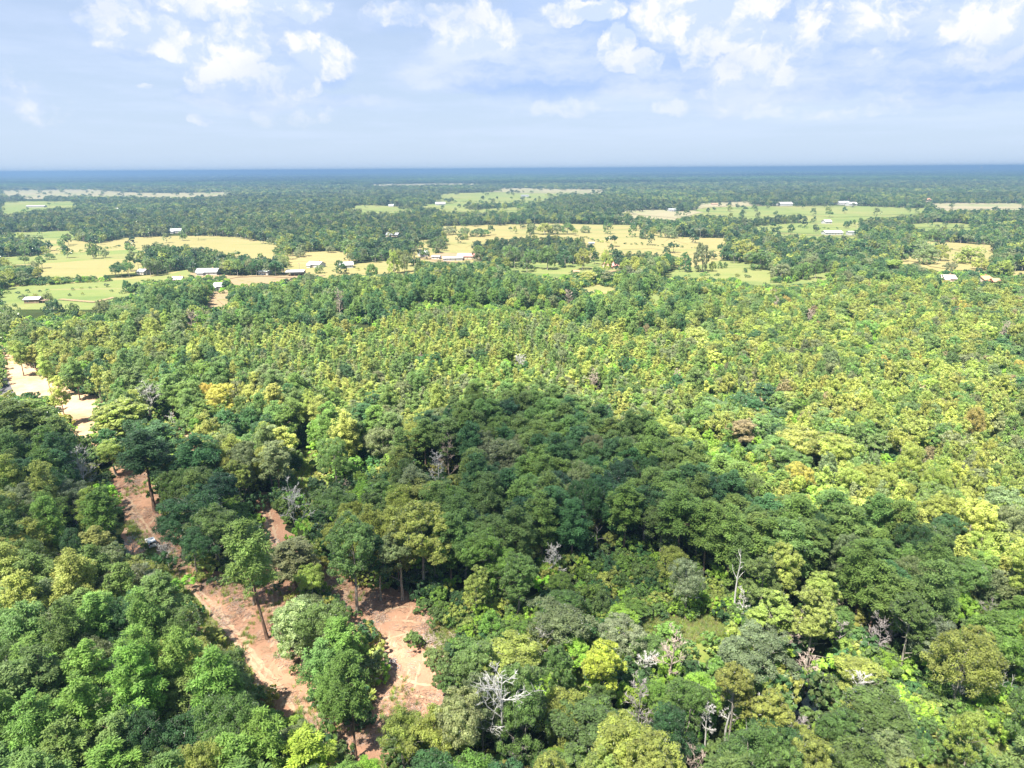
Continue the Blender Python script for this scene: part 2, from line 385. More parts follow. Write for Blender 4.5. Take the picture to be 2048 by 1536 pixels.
sheet('meadow', [(575,890),(640,880),(660,960),(700,1010),(620,1040),(545,1010),(560,950)], 0.016, M_MEADOW, seed=9)
# paved road at the far left edge of the clearing
def ribbon(name, pts, width, z, mat, jitter=0.0, seed=0, kind='structure'):
    r = random.Random(seed); g = [P(x, y, 0) for x, y in pts]
    s = []
    for i in range(len(g) - 1):
        n = max(2, int((g[i+1]-g[i]).length / 1.0))
        for k in range(n):
            s.append(g[i].lerp(g[i+1], k / n))
    s.append(g[-1])
    # smooth
    for _ in range(6): s = [s[0]] + [(s[i-1] + s[i] * 2 + s[i+1]) / 4 for i in range(1, len(s)-1)] + [s[-1]]
    V = []
    for i, p in enumerate(s):
        d = (s[min(i+1, len(s)-1)] - s[max(i-1, 0)]).normalized(); nn = Vector((-d.y, d.x, 0))
        w1, w2 = width / 2 + r.uniform(-jitter, jitter), width / 2 + r.uniform(-jitter, jitter)
        V += [(p - nn * w1 + Vector((0, 0, z))), (p + nn * w2 + Vector((0, 0, z)))]
    Q = [(2*i, 2*i+2, 2*i+3, 2*i+1) for i in range(len(s)-1)]
    V = [tuple(v) for v in V]
    o = link(name, mesh_np(name, V, [np.array(Q)], mat)); return tag(o, kind=kind)
ribbon('road', [(-40,690),(-5,750),(12,790),(30,840),(40,900)], 6.0, 0.02, M_ASPH, 0.05)
# wheel ruts of the dirt track
for off in (0, 1):
    dx = off * 17
    ribbon('wheel_rut', [(238+dx*.7,985),(272+dx*.75,1040),(312+dx*.8,1095),(365+dx*.85,1160),(415+dx,1215),(462+dx,1270),(510+dx*1.1,1335),(560+dx*1.2,1392),(620+dx*1.3,1450),(690+dx*1.4,1530)], 0.75, 0.020, M_RUT, 0.28, 3 + off)
ribbon('verge', [(258,1040),(300,1098),(352,1165),(402,1225),(452,1290),(492,1345)], 3.2, 0.016, M_VERGE, 0.9, 9)
for off in (0, 1):
    dx = off * 11
    ribbon('wheel_rut', [(523+dx,1010),(540+dx,1070),(548+dx,1110),(541+dx,1170),(548+dx,1230)], 0.6, 0.020, M_RUT, 0.2, 13 + off)
for k, pts in enumerate([[(735,1260),(760,1225),(800,1210),(850,1222)], [(740,1300),(790,1270),(850,1262)], [(775,1330),(800,1360),(850,1370),(890,1372)], [(750,1400),(800,1385),(880,1400)], [(760,1245),(800,1240),(845,1245)]]):
    ribbon('wheel_rut', pts, 0.55, 0.021 + k * 0.002, M_RUT, 0.25, 20 + k)

# far pastures: (ground polygon = visible polygon), material, z
FIELDS = [
 ([(0,380),(190,378),(240,383),(340,386),(470,384),(440,391),(330,394),(240,391),(0,390)], M_PALE),
 ([(0,402),(170,402),(143,412),(70,418),(20,424),(0,436)], M_GREEN),
 ([(0,466),(147,461),(143,468),(95,473),(0,471)], M_GREEN),
 ([(85,482),(147,481),(190,488),(253,476),(342,472),(444,472),(533,484),(556,491),(547,506),(495,506),(444,501),(410,490),(300,484),(283,505),(270,518),(205,525),(195,541),(82,537),(75,527),(27,530),(0,520),(120,508),(120,494)], M_TAN),
 ([(0,516),(120,507),(200,503),(270,500),(283,505),(270,518),(190,520),(0,530)], M_GREEN),
 ([(574,505),(680,503),(700,510),(684,525),(632,522),(581,525)], M_TAN),
 ([(650,532),(787,522),(828,525),(828,543),(700,547),(650,557),(598,553),(581,541)], M_TAN),
 ([(0,571),(113,564),(212,558),(300,551),(376,541),(330,558),(180,573),(0,582)], M_TAN),
 ([(0,576),(113,569),(212,563),(300,556),(376,539),(386,557),(300,566),(239,582),(284,580),(273,592),(219,606),(212,628),(191,636),(130,630),(85,643),(68,640),(20,623),(0,612)], M_GREEN),
 ([(458,559),(564,554),(600,556),(560,566),(513,571),(458,575)], M_YARD),
 ([(424,587),(458,578),(462,612),(425,618),(403,614)], M_YARD),
 ([(376,545),(420,550),(460,551),(600,549),(600,556),(458,560),(386,556)], M_YARD),
 ([(882,453),(1100,447),(1279,450),(1279,457),(1163,470),(1098,467),(968,475),(944,491),(947,508),(910,508),(886,483),(906,470),(882,458)], M_TAN),
 ([(1150,466),(1279,460),(1350,470),(1350,505),(1299,497),(1248,500),(1197,508),(1180,493)], M_TAN),
 ([(1345,474),(1456,477),(1454,488),(1416,505),(1365,513),(1345,507)], M_TAN),
 ([(835,482),(858,480),(862,500),(833,502)], M_TAN),
 ([(880,506),(950,508),(980,518),(940,520),(880,522),(840,518)], M_YARD),
 ([(992,522),(1026,525),(1156,528),(1176,525),(1197,513),(1245,525),(1163,537),(1135,557),(1115,561),(1088,554),(1046,548),(1026,534)], M_GREEN),
 ([(1142,573),(1197,566),(1238,573),(1231,589),(1183,589)], M_TAN),
 ([(1293,587),(1320,583),(1325,604),(1313,616),(1299,599)], M_GREEN),
 ([(1330,549),(1433,522),(1495,525),(1539,539),(1545,561),(1587,561),(1615,548),(1656,542),(1661,558),(1639,568),(1587,571),(1536,575),(1485,568),(1451,561),(1330,561)], M_GREEN),
 ([(1392,423),(1410,415),(1498,413),(1656,411),(1792,415),(1854,417),(1847,424),(1792,430),(1690,435),(1656,434),(1587,427),(1498,434),(1416,427)], M_GREEN),
 ([(1860,407),(2060,407),(2060,416),(1881,418)], M_PALE),
 ([(1385,408),(1505,403),(1505,413),(1410,415)], M_PALE),
 ([(1495,455),(1587,447),(1717,447),(1722,457),(1710,468),(1621,468),(1553,464),(1495,459)], M_GREEN),
 ([(1809,450),(1861,444),(1953,450),(1950,456),(1827,455)], M_GREEN),
 ([(1826,487),(1854,483),(1987,491),(1984,505),(1977,525),(1963,541),(1908,541),(1860,534),(1809,520),(1792,511),(1813,510),(1840,518),(1908,524),(1915,501),(1843,490)], M_TAN),
 ([(2010,542),(2060,542),(2060,553),(2025,557)], M_TAN),
 ([(869,388),(992,384),(1128,388),(1094,400),(958,405),(923,402)], M_GREEN),
 ([(985,375),(1214,379),(1200,386),(1000,384)], M_PALE),
 ([(691,417),(718,410),(828,415),(821,421),(763,423)], M_GREEN),
 ([(828,408),(933,408),(937,421),(1053,414),(1056,419),(958,425),(903,422)], M_GREEN),
 ([(1204,424),(1323,420),(1350,424),(1382,421),(1409,425),(1365,434),(1350,437),(1299,432)], M_PALE),
 ([(700,369),(960,366),(985,368.5),(760,371)], M_PALE), ([(60,361),(420,360),(430,361.5),(60,363)], M_PALE), ([(1180,356),(1500,353),(1500,354.5),(1190,357.5)], M_PALE),
 ([(708,640),(740,645),(752,665),(720,662),(700,650)], M_GREEN),
]
for i, (pts, mt) in enumerate(FIELDS):
    zz = 0.30 + 0.01 * i
    # the sheet runs a little nearer than the visible edge: trees stand on its near border
    ym_ = sum(p[1] for p in pts) / len(pts); dy = 15.0 / P(1024, ym_).length * F
    Vv, Tt, nv = [], [], 0
    for k in range(8):
        g = rough_poly([(x, min(y + dy * k / 7 * 1.05, 620)) for x, y in pts], (zz if k == 0 else 0.29 - 0.0007 * (8 * i + k)), 0.10 if k == 0 else .2, 3, 30 + i + k)
        for a, b, c in tessellate_polygon([[Vector(p) for p in g]]):
            A, B, Cc = g[a], g[b], g[c]; up_ = (B[0]-A[0])*(Cc[1]-A[1]) - (B[1]-A[1])*(Cc[0]-A[0]) > 0
            Tt.append((a + nv, b + nv, c + nv) if up_ else (a + nv, c + nv, b + nv))
        Vv += g; nv += len(g)
    tag(link('pasture', mesh_np('pasture', Vv, [np.array(Tt)], mt)), kind='structure')

def inside(poly, p):
    x, y = p[:, 0], p[:, 1]; c = np.zeros(len(p), bool); n = len(poly)
    for i in range(n):
        x1, y1 = poly[i]; x2, y2 = poly[(i + 1) % n]
        if y1 == y2: continue
        k = ((y1 > y) != (y2 > y)) & (x < (x2 - x1) * (y - y1) / (y2 - y1) + x1)
        c ^= k
    return c
def any_in(polys, p):
    r = np.zeros(len(p), bool)
    for q in polys: r |= inside(q, p)
    return r

# ------------------------------------------------------------------ tree prototypes
def unit(v): return v / np.maximum(np.linalg.norm(v, axis=-1, keepdims=True), 1e-9)
def quads(c, n, s, asp, g, tdir=None):
    """leaf faces: centres, normals, half sizes"""
    N = len(c)
    t = g.normal(size=(N, 3)) if tdir is None else tdir
    t = unit(t - n * np.sum(t * n, 1, keepdims=True)); b = np.cross(n, t)
    s = s[:, None]
    V = np.stack([c + t * s, c + b * s * asp, c - t * s, c - b * s * asp], 1).reshape(-1, 3)
    return V, np.arange(N * 4).reshape(-1, 4)
def sph(g, n): return unit(g.normal(size=(n, 3)))

def broadleaf_crown(seed, H, R, base, nl, nc, nq, ls, flat=0.85, droop=0.0):
    g = np.random.default_rng(seed)
    zc, a = (H + base) / 2, (H - base) / 2
    L = sph(g, nl * 3); L = L[L[:, 2] > -0.75][:nl]
    rr = g.uniform(0.35, 0.72, len(L))[:, None]
    LC = L * rr * np.array([R, R, a]) + [0, 0, zc]
    LC = np.vstack([LC, [[0, 0, zc + a * 0.35]]])
    LR = g.uniform(0.34, 0.52, len(LC)) * R
    CC, CD, CR = [], [], []
    for c, r in zip(LC, LR):
        d = sph(g, nc * 2)
        o = unit((c - [0, 0, zc]) / [R, R, a] + 1e-3)
        k = (d @ o > -0.45) & (d[:, 2] > -0.55)
        d = d[k][:nc]
        CC.append(c + d * np.array([1, 1, 0.9]) * r * g.uniform(0.7, 1.05, (len(d), 1))); CD.append(d)
        CR.append(R * g.uniform(0.11, 0.2, len(d)))
    CC, CD, CR = np.vstack(CC), np.vstack(CD), np.concatenate(CR)
    CV = np.clip(g.normal(1.0, 0.16, len(CC)), 0.6, 1.45)
    i = np.repeat(np.arange(len(CC)), nq)
    d = sph(g, len(i)); d = unit(d + CD[i] * 0.7 + [0, 0, 0.15])
    pos = CC[i] + d * np.array([1, 1, flat]) * (CR[i] * g.uniform(0.55, 1.1, len(i)))[:, None]
    n = unit(d * 1.0 + g.normal(size=d.shape) * 0.38)
    V, Q = quads(pos, n, ls * g.uniform(0.6, 1.25, len(i)), 0.62, g)
    var = np.repeat(CV[i] * g.uniform(0.85, 1.15, len(i)), 4)
    return V, Q, var
def pine_crown(seed, H, R, base, step, ncl, nq, ls, top_round=0.5, gappy=0.1):
    g = np.random.default_rng(seed)
    CC, CR, CD = [], [], []
    z = base
    while z < H - 0.4:
        t = (z - base) / (H - base)
        L = R * (np.clip(1 - t, 0, 1) ** top_round) * (0.75 + 0.35 * min(1, t * 3)) * g.uniform(0.8, 1.1)
        nb = max(3, int(2 + L * 1.5))
        a0 = g.uniform(0, 6.28)
        for k in range(nb):
            if g.random() < gappy: continue
            a = a0 + 6.283 * k / nb + g.uniform(-.35, .35); l = L * g.uniform(0.65, 1.15)
            el = g.uniform(0.0, 0.45) + t * 0.5
            d = np.array([math.cos(a) * math.cos(el), math.sin(a) * math.cos(el), math.sin(el)])
            for f in np.linspace(0.45, 1.0, max(1, int(round(ncl * l / R + 0.4)))):
                CC.append(np.array([0, 0, z]) + d * l * f + g.normal(size=3) * np.array([.15, .15, .3]) * R / 3); CD.append(unit(d + [0, 0, 0.6])); CR.append(R * g.uniform(0.15, 0.26) * (0.8 + 0.2 * f))
        z += step * g.uniform(0.8, 1.2)
    CC.append(np.array([0, 0, H - 0.7])); CD.append(np.array([0, 0, 1.])); CR.append(R * 0.22)
    CC, CD, CR = np.array(CC), np.array(CD), np.array(CR)
    CV = np.clip(g.normal(1.0, 0.15, len(CC)), 0.6, 1.4)
    i = np.repeat(np.arange(len(CC)), nq)
    d = unit(sph(g, len(i)) + CD[i] * 0.55)
    pos = CC[i] + d * np.array([1, 1, 0.92]) * (CR[i] * g.uniform(0.45, 1.1, len(i)))[:, None]
    upv = unit(np.array([0, 0, 0.9]) + d * 0.9 + g.normal(size=d.shape) * 0.5)
    n = unit(upv - d * np.sum(upv * d, 1, keepdims=True) * 0.6)
    V, Q = quads(pos, n, ls * g.uniform(0.7, 1.3, len(i)), 0.36, g, tdir=d)
    var = np.repeat(CV[i] * g.uniform(0.8, 1.2, len(i)), 4)
    return V, Q, var

def trunk_mb(seed, H, r, base, R, limbs=8, lean=0.3, pine=False, up=0.6):
    rr = random.Random(seed); mb = MB()
    n = 7; pts = []; ox = oy = 0.0
    top = H * (0.97 if pine else 0.78)
    for i in range(n):
        t = i / (n - 1)
        if i: ox += rr.uniform(-lean, lean) * 0.5; oy += rr.uniform(-lean, lean) * 0.5
        pts.append((ox, oy, -0.3 + top * t))
    rs = [r * (1.25 if i == 0 else 1.0) * (1 - 0.85 * i / (n - 1)) for i in range(n)]
    mb.tube(pts, rs, 7)
    for k in range(limbs):
        t = rr.uniform(base / H * 0.9, 0.92 if pine else 0.75); z = top * min(t * H / top, 0.93)
        i = min(n - 2, int(z / top * (n - 1))); p = Vector(pts[i]).lerp(Vector(pts[i + 1]), z / top * (n - 1) - i)
        a = rr.uniform(0, 6.28); L = R * rr.uniform(0.5, 0.85) * (1 - max(0, t - 0.6))
        q = p + Vector((math.cos(a), math.sin(a), up * rr.uniform(0.6, 1.4))) * L * 0.55
        e = q + Vector((math.cos(a + rr.uniform(-.5, .5)), math.sin(a + rr.uniform(-.5, .5)), up * rr.uniform(0.3, 1.4))) * L * 0.5
        w = r * 0.32 * (1.1 - t * 0.6)
        mb.tube([p, q, e], [w, w * 0.65, w * 0.22], 5)
    return mb

def bare_mesh(seed, H, R, mat, levels=4, r=None, fork=0.3, upness=0.55, dens=1.0, twig=0.03, arch=0.0, trunk_only=False):
    """leafless tree: (trunk mesh, crown-of-branches mesh)"""
    rr = random.Random(seed); r = r or H * 0.016
    tr, br = MB(), MB()
    n = 6; pts = []; o = Vector((0, 0, 0))
    for i in range(n):
        if i: o += Vector((rr.uniform(-1, 1), rr.uniform(-1, 1), 0)) * H * 0.02
        pts.append(Vector((o.x, o.y, -0.3 + H * (0.96) * i / (n - 1))))
    tr.tube(pts, [r * (1.15 - i / (n - 1) * 0.95) for i in range(n)], 7)
    def grow(p, d, L, w, lv):
        k = 3; q = [p]; dd = d.copy()
        for i in range(k):
            dd = (dd + Vector((rr.uniform(-1, 1), rr.uniform(-1, 1), rr.uniform(-.6, .9 if lv > 1 else .6))) * 0.28 + Vector((0, 0, arch))).normalized()
            q.append(q[-1] + dd * L / k)
        br.tube(q, [w * (1 - 0.62 * i / k) for i in range(k + 1)], 5 if lv > 2 else 3)
        if lv <= 1: return
        m = max(2, int((rr.uniform(3.0, 5.5)) * dens))
        for j in range(m):
            t = rr.uniform(0.3, 1.0); i = min(k - 1, int(t * k)); pp = q[i].lerp(q[i + 1], t * k - i)
            nd = (dd * 0.75 + Vector((rr.uniform(-1, 1), rr.uniform(-1, 1), rr.uniform(-.5, .9)))).normalized()
            grow(pp, nd, L * rr.uniform(0.38, 0.62), max(twig, w * 0.45), lv - 1)
    nb = int(9 * dens) + 4
    for k in range(nb):
        t = fork + (0.97 - fork) * (k + rr.random()) / nb
        i = min(n - 2, int(t * (n - 1))); p = pts[i].lerp(pts[i + 1], t * (n - 1) - i)
        a = k * 2.4 + rr.uniform(-.5, .5); L = R * (1.05 - 0.55 * max(0, (t - fork) / (1 - fork))) * rr.uniform(0.6, 1.1)
        d = Vector((math.cos(a), math.sin(a), upness * rr.uniform(0.5, 1.6))).normalized()
        grow(p, d, L, r * (0.55 - 0.3 * t), levels - 1)
    return tr.mesh('trunk', mat, True), br.mesh('bare_crown', mat, False)

PROTO = {}
def reg(kind, crown, trunk, H):
    co = np.empty(len(crown.vertices) * 3, np.float32); crown.vertices.foreach_get('co', co); co = co.reshape(-1, 3)
    crown['low'] = float(np.percentile(co[:, 2], 2)); crown['ext'] = float(np.percentile(np.hypot(co[:, 0], co[:, 1]), 96)); crown['top'] = float(np.percentile(co[:, 2], 99.5))
    PROTO.setdefault(kind, []).append((crown, trunk, H))
def mk_crown(name, data, mat): V, Q, var = data; return mesh_np(name, V, [Q], mat, var=var)
for s in range(7):
    g = random.Random(s)
    H, R, b = 18.0, g.uniform(5.0, 6.6), g.uniform(3.5, 6.0)
    reg('broad', mk_crown('crown', broadleaf_crown(100 + s, H, R, b, 10 + s % 4, 16, 95, 0.185), M_LEAF),
        trunk_mb(s, H, 0.34, b, R, 9, 0.5).mesh('trunk', M_BBARK, True), H)
for s in range(4):     # open-grown pasture trees, foliage nearly to the ground
    H, R, b = 14.0, 6.0, -2.5
    reg('oak', mk_crown('crown', broadleaf_crown(500 + s, H, R, b, 12, 12, 34, 0.32), M_LEAF),
        trunk_mb(120 + s, H, 0.34, 2.0, R, 6, 0.3).mesh('trunk', M_BBARK, True), H)
for s in range(4):     # tall narrow sweetgum-like
    g = random.Random(s)
    H, R, b = 20.0, g.uniform(3.3, 4.0), g.uniform(3.5, 5.0)
    reg('column', mk_crown('crown', broadleaf_crown(150 + s, H, R, b, 17, 13, 80, 0.175), M_LEAF),
        trunk_mb(20 + s, H, 0.28, b, R, 9, 0.3).mesh('trunk', M_BBARK, True), H)
for s in range(6):
    g = random.Random(s + 50)
    H, R, b = 22.0, g.uniform(3.9, 4.8), g.uniform(8.0, 11.5)
    reg('pine', mk_crown('crown', pine_crown(200 + s, H, R, b, 1.1, 2.8, 95, 0.25), M_NEEDLE),
        trunk_mb(40 + s, H, 0.27, b, R, 14, 0.25, True, 0.3).mesh('trunk', M_PBARK, True), H)
for s in range(5):     # young plantation pine, foliage almost to the ground
    g = random.Random(s + 70)
    H, R, b = 12.0, g.uniform(2.4, 2.9), g.uniform(1.2, 2.2)
    reg('young', mk_crown('crown', pine_crown(250 + s, H, R, b, 0.85, 1.8, 44, 0.24, 0.45, 0.05), M_NEEDLE),
        trunk_mb(60 + s, H, 0.13, b, R, 4, 0.15, True, 0.3).mesh('trunk', M_PBARK, True), H)
SHRUB = []
for s in range(6):
    g = random.Random(s + 90); H, R = 3.0, g.uniform(1.6, 2.3)
    V_, Q_, v_ = broadleaf_crown(300 + s, H, R, 0.1, 6, 10, 50, 0.12)
    SHRUB.append(mesh_np('shrub', V_, [Q_], M_LEAF, var=v_))

# merged low-detail versions for the masses of trees further off
def merged(name, crown, tr, mats):
    V, Q, var = crown
    tv = np.concatenate(tr.V); tq = np.array(tr.q) + len(V)
    fm = np.concatenate([np.zeros(len(Q), int), np.ones(len(tq), int)])
    return mesh_np(name, np.vstack([V, tv]), [np.vstack([Q, tq])], mats, var=np.concatenate([var, np.ones(len(tv))]), fm=fm)
def coll(name, meshes):
    c = bpy.data.collections.new(name)
    for i, me in enumerate(meshes):
        o = bpy.data.objects.new(f'{name}_{i:02d}', me); c.objects.link(o)
    return c
C_PINE = coll('pine_kit', [merged('pine_low', pine_crown(400 + s, 22, 4.4, 9.5 + s % 3, 1.4, 2.3, 40, 0.38), trunk_mb(s, 22, 0.25, 10, 4, 3, .2, True), [M_NEEDLE, M_PBARK]) for s in range(5)])
C_BROAD = coll('broadleaf_kit', [merged('broadleaf_low', broadleaf_crown(420 + s, 18, 5.8 + 0.3 * (s % 3), 3.0 + s % 2, 10, 12, 38, 0.32), trunk_mb(s, 18, 0.3, 5, 5, 3, .2), [M_LEAF, M_BBARK]) for s in range(7)])
C_YOUNG = coll('young_pine_kit', [merged('young_pine_low', pine_crown(440 + s, 12, 2.5 + .15 * (s % 3), 1.5, 1.0, 1.8, 30, 0.33, 0.45, 0.05), trunk_mb(s, 12, 0.13, 2, 2, 0, .1, True), [M_NEEDLE, M_PBARK]) for s in range(5)])
C_FAR = coll('far_tree_kit', [merged('far_tree', broadleaf_crown(460 + s, 18, 6.0, -2.0, 8, 8, 14, 0.68), trunk_mb(s, 18, 0.3, 5, 5, 0, .2), [M_LEAF, M_BBARK]) for s in range(6)])
C_BUSH = coll('bush_kit', [mesh_np('bush_low', *(lambda d: (d[0], [d[1]]))(broadleaf_crown(480 + s, 3, 2.0, 0.1, 6, 6, 14, 0.26)), M_LEAF) for s in range(4)])
for o in C_BUSH.objects:
    a = o.data.attributes.new('var', 'FLOAT', 'POINT'); a.data.foreach_set('value', np.random.default_rng(5).uniform(.75, 1.25, len(o.data.vertices)).astype(np.float32))

def clump_mesh(seed):      # a patch of about a dozen tree tops, for the woods kilometres away
    g = np.random.default_rng(seed); Vs, Qs, vs, n = [], [], [], 0
    for k in range(12):
        V, Q, v = broadleaf_crown(seed * 31 + k, g.uniform(15, 22), g.uniform(5, 7), 4, 4, 4, 5, 1.7)
        V = V + [g.uniform(-17, 17), g.uniform(-17, 17), 0]
        Vs.append(V); Qs.append(Q + n); vs.append(v * g.uniform(.8, 1.2)); n += len(V)
    return mesh_np('wood_patch', np.vstack(Vs), [np.vstack(Qs)], M_LEAF, var=np.concatenate(vs))
C_CLUMP = coll('wood_patch_kit', [clump_mesh(s + 3) for s in range(5)])

def scatter(name, pts, yaw, scl, tint, collection, nproto, label, cat, seed=0):
    """one object: points carrying yaw, scale and tint, drawn with geometry nodes"""
    n = len(pts)
    me = bpy.data.meshes.new(name); me.vertices.add(n); me.vertices.foreach_set('co', np.asarray(pts, np.float32).ravel())
    def at(nm, ty, v, key):
        a = me.attributes.new(nm, ty, 'POINT'); a.data.foreach_set(key, np.ascontiguousarray(v).ravel())
    at('yaw', 'FLOAT', np.asarray(yaw, np.float32), 'value')
    at('scl', 'FLOAT_VECTOR', np.asarray(scl, np.float32), 'vector')
    at('tint', 'FLOAT_VECTOR', np.asarray(tint, np.float32), 'vector')
    at('pid', 'INT', np.random.default_rng(seed).integers(0, nproto, n).astype(np.int32), 'value')
    me.update()
    o = link(name, me)
    ng = bpy.data.node_groups.new(name, 'GeometryNodeTree')
    ng.interface.new_socket('Geometry', in_out='INPUT', socket_type='NodeSocketGeometry')
    ng.interface.new_socket('Geometry', in_out='OUTPUT', socket_type='NodeSocketGeometry')
    N, L = ng.nodes, ng.links
    gi, go = N.new('NodeGroupInput'), N.new('NodeGroupOutput')
    ci = N.new('GeometryNodeCollectionInfo'); ci.inputs['Collection'].default_value = collection
    ci.inputs['Separate Children'].default_value = True; ci.inputs['Reset Children'].default_value = True
    ip = N.new('GeometryNodeInstanceOnPoints'); ip.inputs['Pick Instance'].default_value = True
    def na(nm, ty):
        x = N.new('GeometryNodeInputNamedAttribute'); x.data_type = ty; x.inputs[0].default_value = nm
        return [s for s in x.outputs if s.enabled and s.name == 'Attribute'][0]
    cx = N.new('ShaderNodeCombineXYZ'); L.new(na('yaw', 'FLOAT'), cx.inputs[2])
    er = N.new('FunctionNodeEulerToRotation'); L.new(cx.outputs[0], er.inputs[0])
    m2p = N.new('GeometryNodeMeshToPoints'); m2p.inputs['Radius'].default_value = 0.01
    L.new(gi.outputs[0], m2p.inputs[0]); L.new(m2p.outputs[0], ip.inputs['Points'])
    L.new(ci.outputs[0], ip.inputs['Instance']); L.new(na('pid', 'INT'), ip.inputs['Instance Index'])
    L.new(er.outputs[0], ip.inputs['Rotation']); L.new(na('scl', 'FLOAT_VECTOR'), ip.inputs['Scale'])
    L.new(ip.outputs[0], go.inputs[0])
    md = o.modifiers.new('scatter', 'NODES'); md.node_group = ng
    tag(o, label, cat, kind='stuff')
    return o

# ------------------------------------------------------------------ smooth noise on the ground plane
_lat = np.random.default_rng(11).random((64, 64))
def vnoise(x, y, s):
    x, y = np.asarray(x) / s + 1000, np.asarray(y) / s + 1000
    i, j = np.floor(x).astype(int), np.floor(y).astype(int); fx, fy = x - i, y - j
    fx, fy = fx * fx * (3 - 2 * fx), fy * fy * (3 - 2 * fy)
    g = lambda a, b: _lat[a % 64, b % 64]
    return (g(i, j) * (1 - fx) + g(i + 1, j) * fx) * (1 - fy) + (g(i, j + 1) * (1 - fx) + g(i + 1, j + 1) * fx) * fy

# the cloud overhead whose shadow lies across the near woods
def cloud(name, pts, alt, thick, dens, zshade=14.0, edge=30.0, seed=0, under=0.3):
    off = to_sun * ((alt - zshade) / to_sun.z)
    g = [P(x, y, zshade) + off for x, y in pts]
    poly = [(p.x, p.y) for p in g]
    xs, ys = [p[0] for p in poly], [p[1] for p in poly]; c = 7.0
    X, Y = np.meshgrid(np.arange(min(xs) - c, max(xs) + c, c), np.arange(min(ys) - c, max(ys) + c, c))
    pt = np.stack([X.ravel(), Y.ravel()], 1)
    pt2 = pt + np.stack([vnoise(pt[:, 0], pt[:, 1], 30 + seed) - .5, vnoise(pt[:, 1], pt[:, 0], 27 + seed) - .5], 1) * 26
    ins = inside(poly, pt2)
    dmin = np.full(len(pt), 1e9)
    for i in range(len(poly)):
        a, b = np.array(poly[i]), np.array(poly[(i + 1) % len(poly)]); ab = b - a
        t = np.clip(((pt2 - a) @ ab) / (ab @ ab), 0, 1)
        dmin = np.minimum(dmin, np.linalg.norm(pt2 - a - t[:, None] * ab, axis=1))
    th = np.where(ins, np.clip(dmin / edge, 0, 1), 0); th = th * th * (3 - 2 * th)
    th = thick * th * (0.75 + 0.5 * vnoise(pt[:, 0], pt[:, 1], 45.0))
    ny, nx = X.shape; n = len(pt)
    top = np.column_stack([pt, alt + th * (1 - under) + 0.3]); bot = np.column_stack([pt, alt - th * under - 0.3])
    I = np.arange(n).reshape(ny, nx); act = (th.reshape(ny, nx) > 0)
    cell = act[:-1, :-1] | act[1:, :-1] | act[:-1, 1:] | act[1:, 1:]
    Q, jj = [], np.argwhere(cell)
    cs = {(a, b) for a, b in jj.tolist()}
    for a, b in cs:
        q = (I[a, b], I[a, b+1], I[a+1, b+1], I[a+1, b]); Q.append(q); Q.append(tuple(n + k for k in q[::-1]))
        for (da, db, e0, e1) in ((-1, 0, 0, 1), (0, 1, 1, 2), (1, 0, 2, 3), (0, -1, 3, 0)):
            if (a + da, b + db) not in cs: Q.append((q[e1], q[e0], n + q[e0], n + q[e1]))
    m, t, out = new_mat('cloud_vapour')
    v = t.new('ShaderNodeVolumePrincipled'); v.inputs['Color'].default_value = (1, 1, 1, 1); v.inputs['Density'].default_value = dens; v.inputs['Anisotropy'].default_value = 0.6
    t.l.new(v.outputs[0], out.inputs['Volume'])
    me = mesh_np(name, np.vstack([top, bot]), [np.array(Q)], m)
    return tag(link(name, me), kind='structure')
cloud('cloud', [(-500,870),(0,850),(110,858),(190,905),(260,905),(330,880),(420,872),(540,900),(640,930),(720,895),(800,842),(900,815),(1020,792),(1120,800),(1200,828),(1340,868),(1385,920),(1440,945),(1500,970),(1535,1025),(1610,1020),(1700,1030),(1770,1048),(1850,1062),(1960,1112),(2070,1165),(2300,1240),
               (2500,1500),(2048,1420),(1850,1340),(1650,1260),(1450,1235),(1250,1240),(1000,1240),(800,1200),(600,1210),(400,1190),(200,1150),(0,1160),(-500,1180)], 760, 62, 0.0165, edge=14)
cloud('cloud', [(-900,1120),(0,1110),(400,1150),(800,1150),(1200,1190),(1500,1190),(1800,1290),(2048,1380),(2500,1460),(3000,2100),(1024,2600),(-1200,2100)], 900, 40, 0.018, seed=9, edge=50)

# ------------------------------------------------------------------ tints (leaf albedo)
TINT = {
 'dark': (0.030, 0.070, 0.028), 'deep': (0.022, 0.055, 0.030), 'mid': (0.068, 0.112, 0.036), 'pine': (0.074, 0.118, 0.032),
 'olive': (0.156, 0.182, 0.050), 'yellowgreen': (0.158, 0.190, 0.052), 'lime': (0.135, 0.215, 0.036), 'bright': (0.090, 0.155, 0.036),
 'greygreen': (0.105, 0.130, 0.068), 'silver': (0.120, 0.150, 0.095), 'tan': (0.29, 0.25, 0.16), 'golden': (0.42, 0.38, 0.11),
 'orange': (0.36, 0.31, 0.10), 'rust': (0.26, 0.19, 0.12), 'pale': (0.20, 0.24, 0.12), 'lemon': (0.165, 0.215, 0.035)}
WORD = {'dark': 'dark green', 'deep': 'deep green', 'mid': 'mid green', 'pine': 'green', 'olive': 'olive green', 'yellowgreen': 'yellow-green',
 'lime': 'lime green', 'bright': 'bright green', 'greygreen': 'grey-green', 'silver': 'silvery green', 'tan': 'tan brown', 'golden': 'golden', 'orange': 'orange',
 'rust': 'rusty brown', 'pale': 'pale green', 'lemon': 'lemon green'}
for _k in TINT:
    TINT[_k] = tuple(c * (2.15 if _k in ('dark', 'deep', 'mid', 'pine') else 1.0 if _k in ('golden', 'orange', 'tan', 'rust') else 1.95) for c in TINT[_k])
def jit(t, r, a=0.14):
    k = r.uniform(1 - a, 1 + a); return tuple(c * k * r.uniform(1 - a * .5, 1 + a * .5) for c in TINT[t])

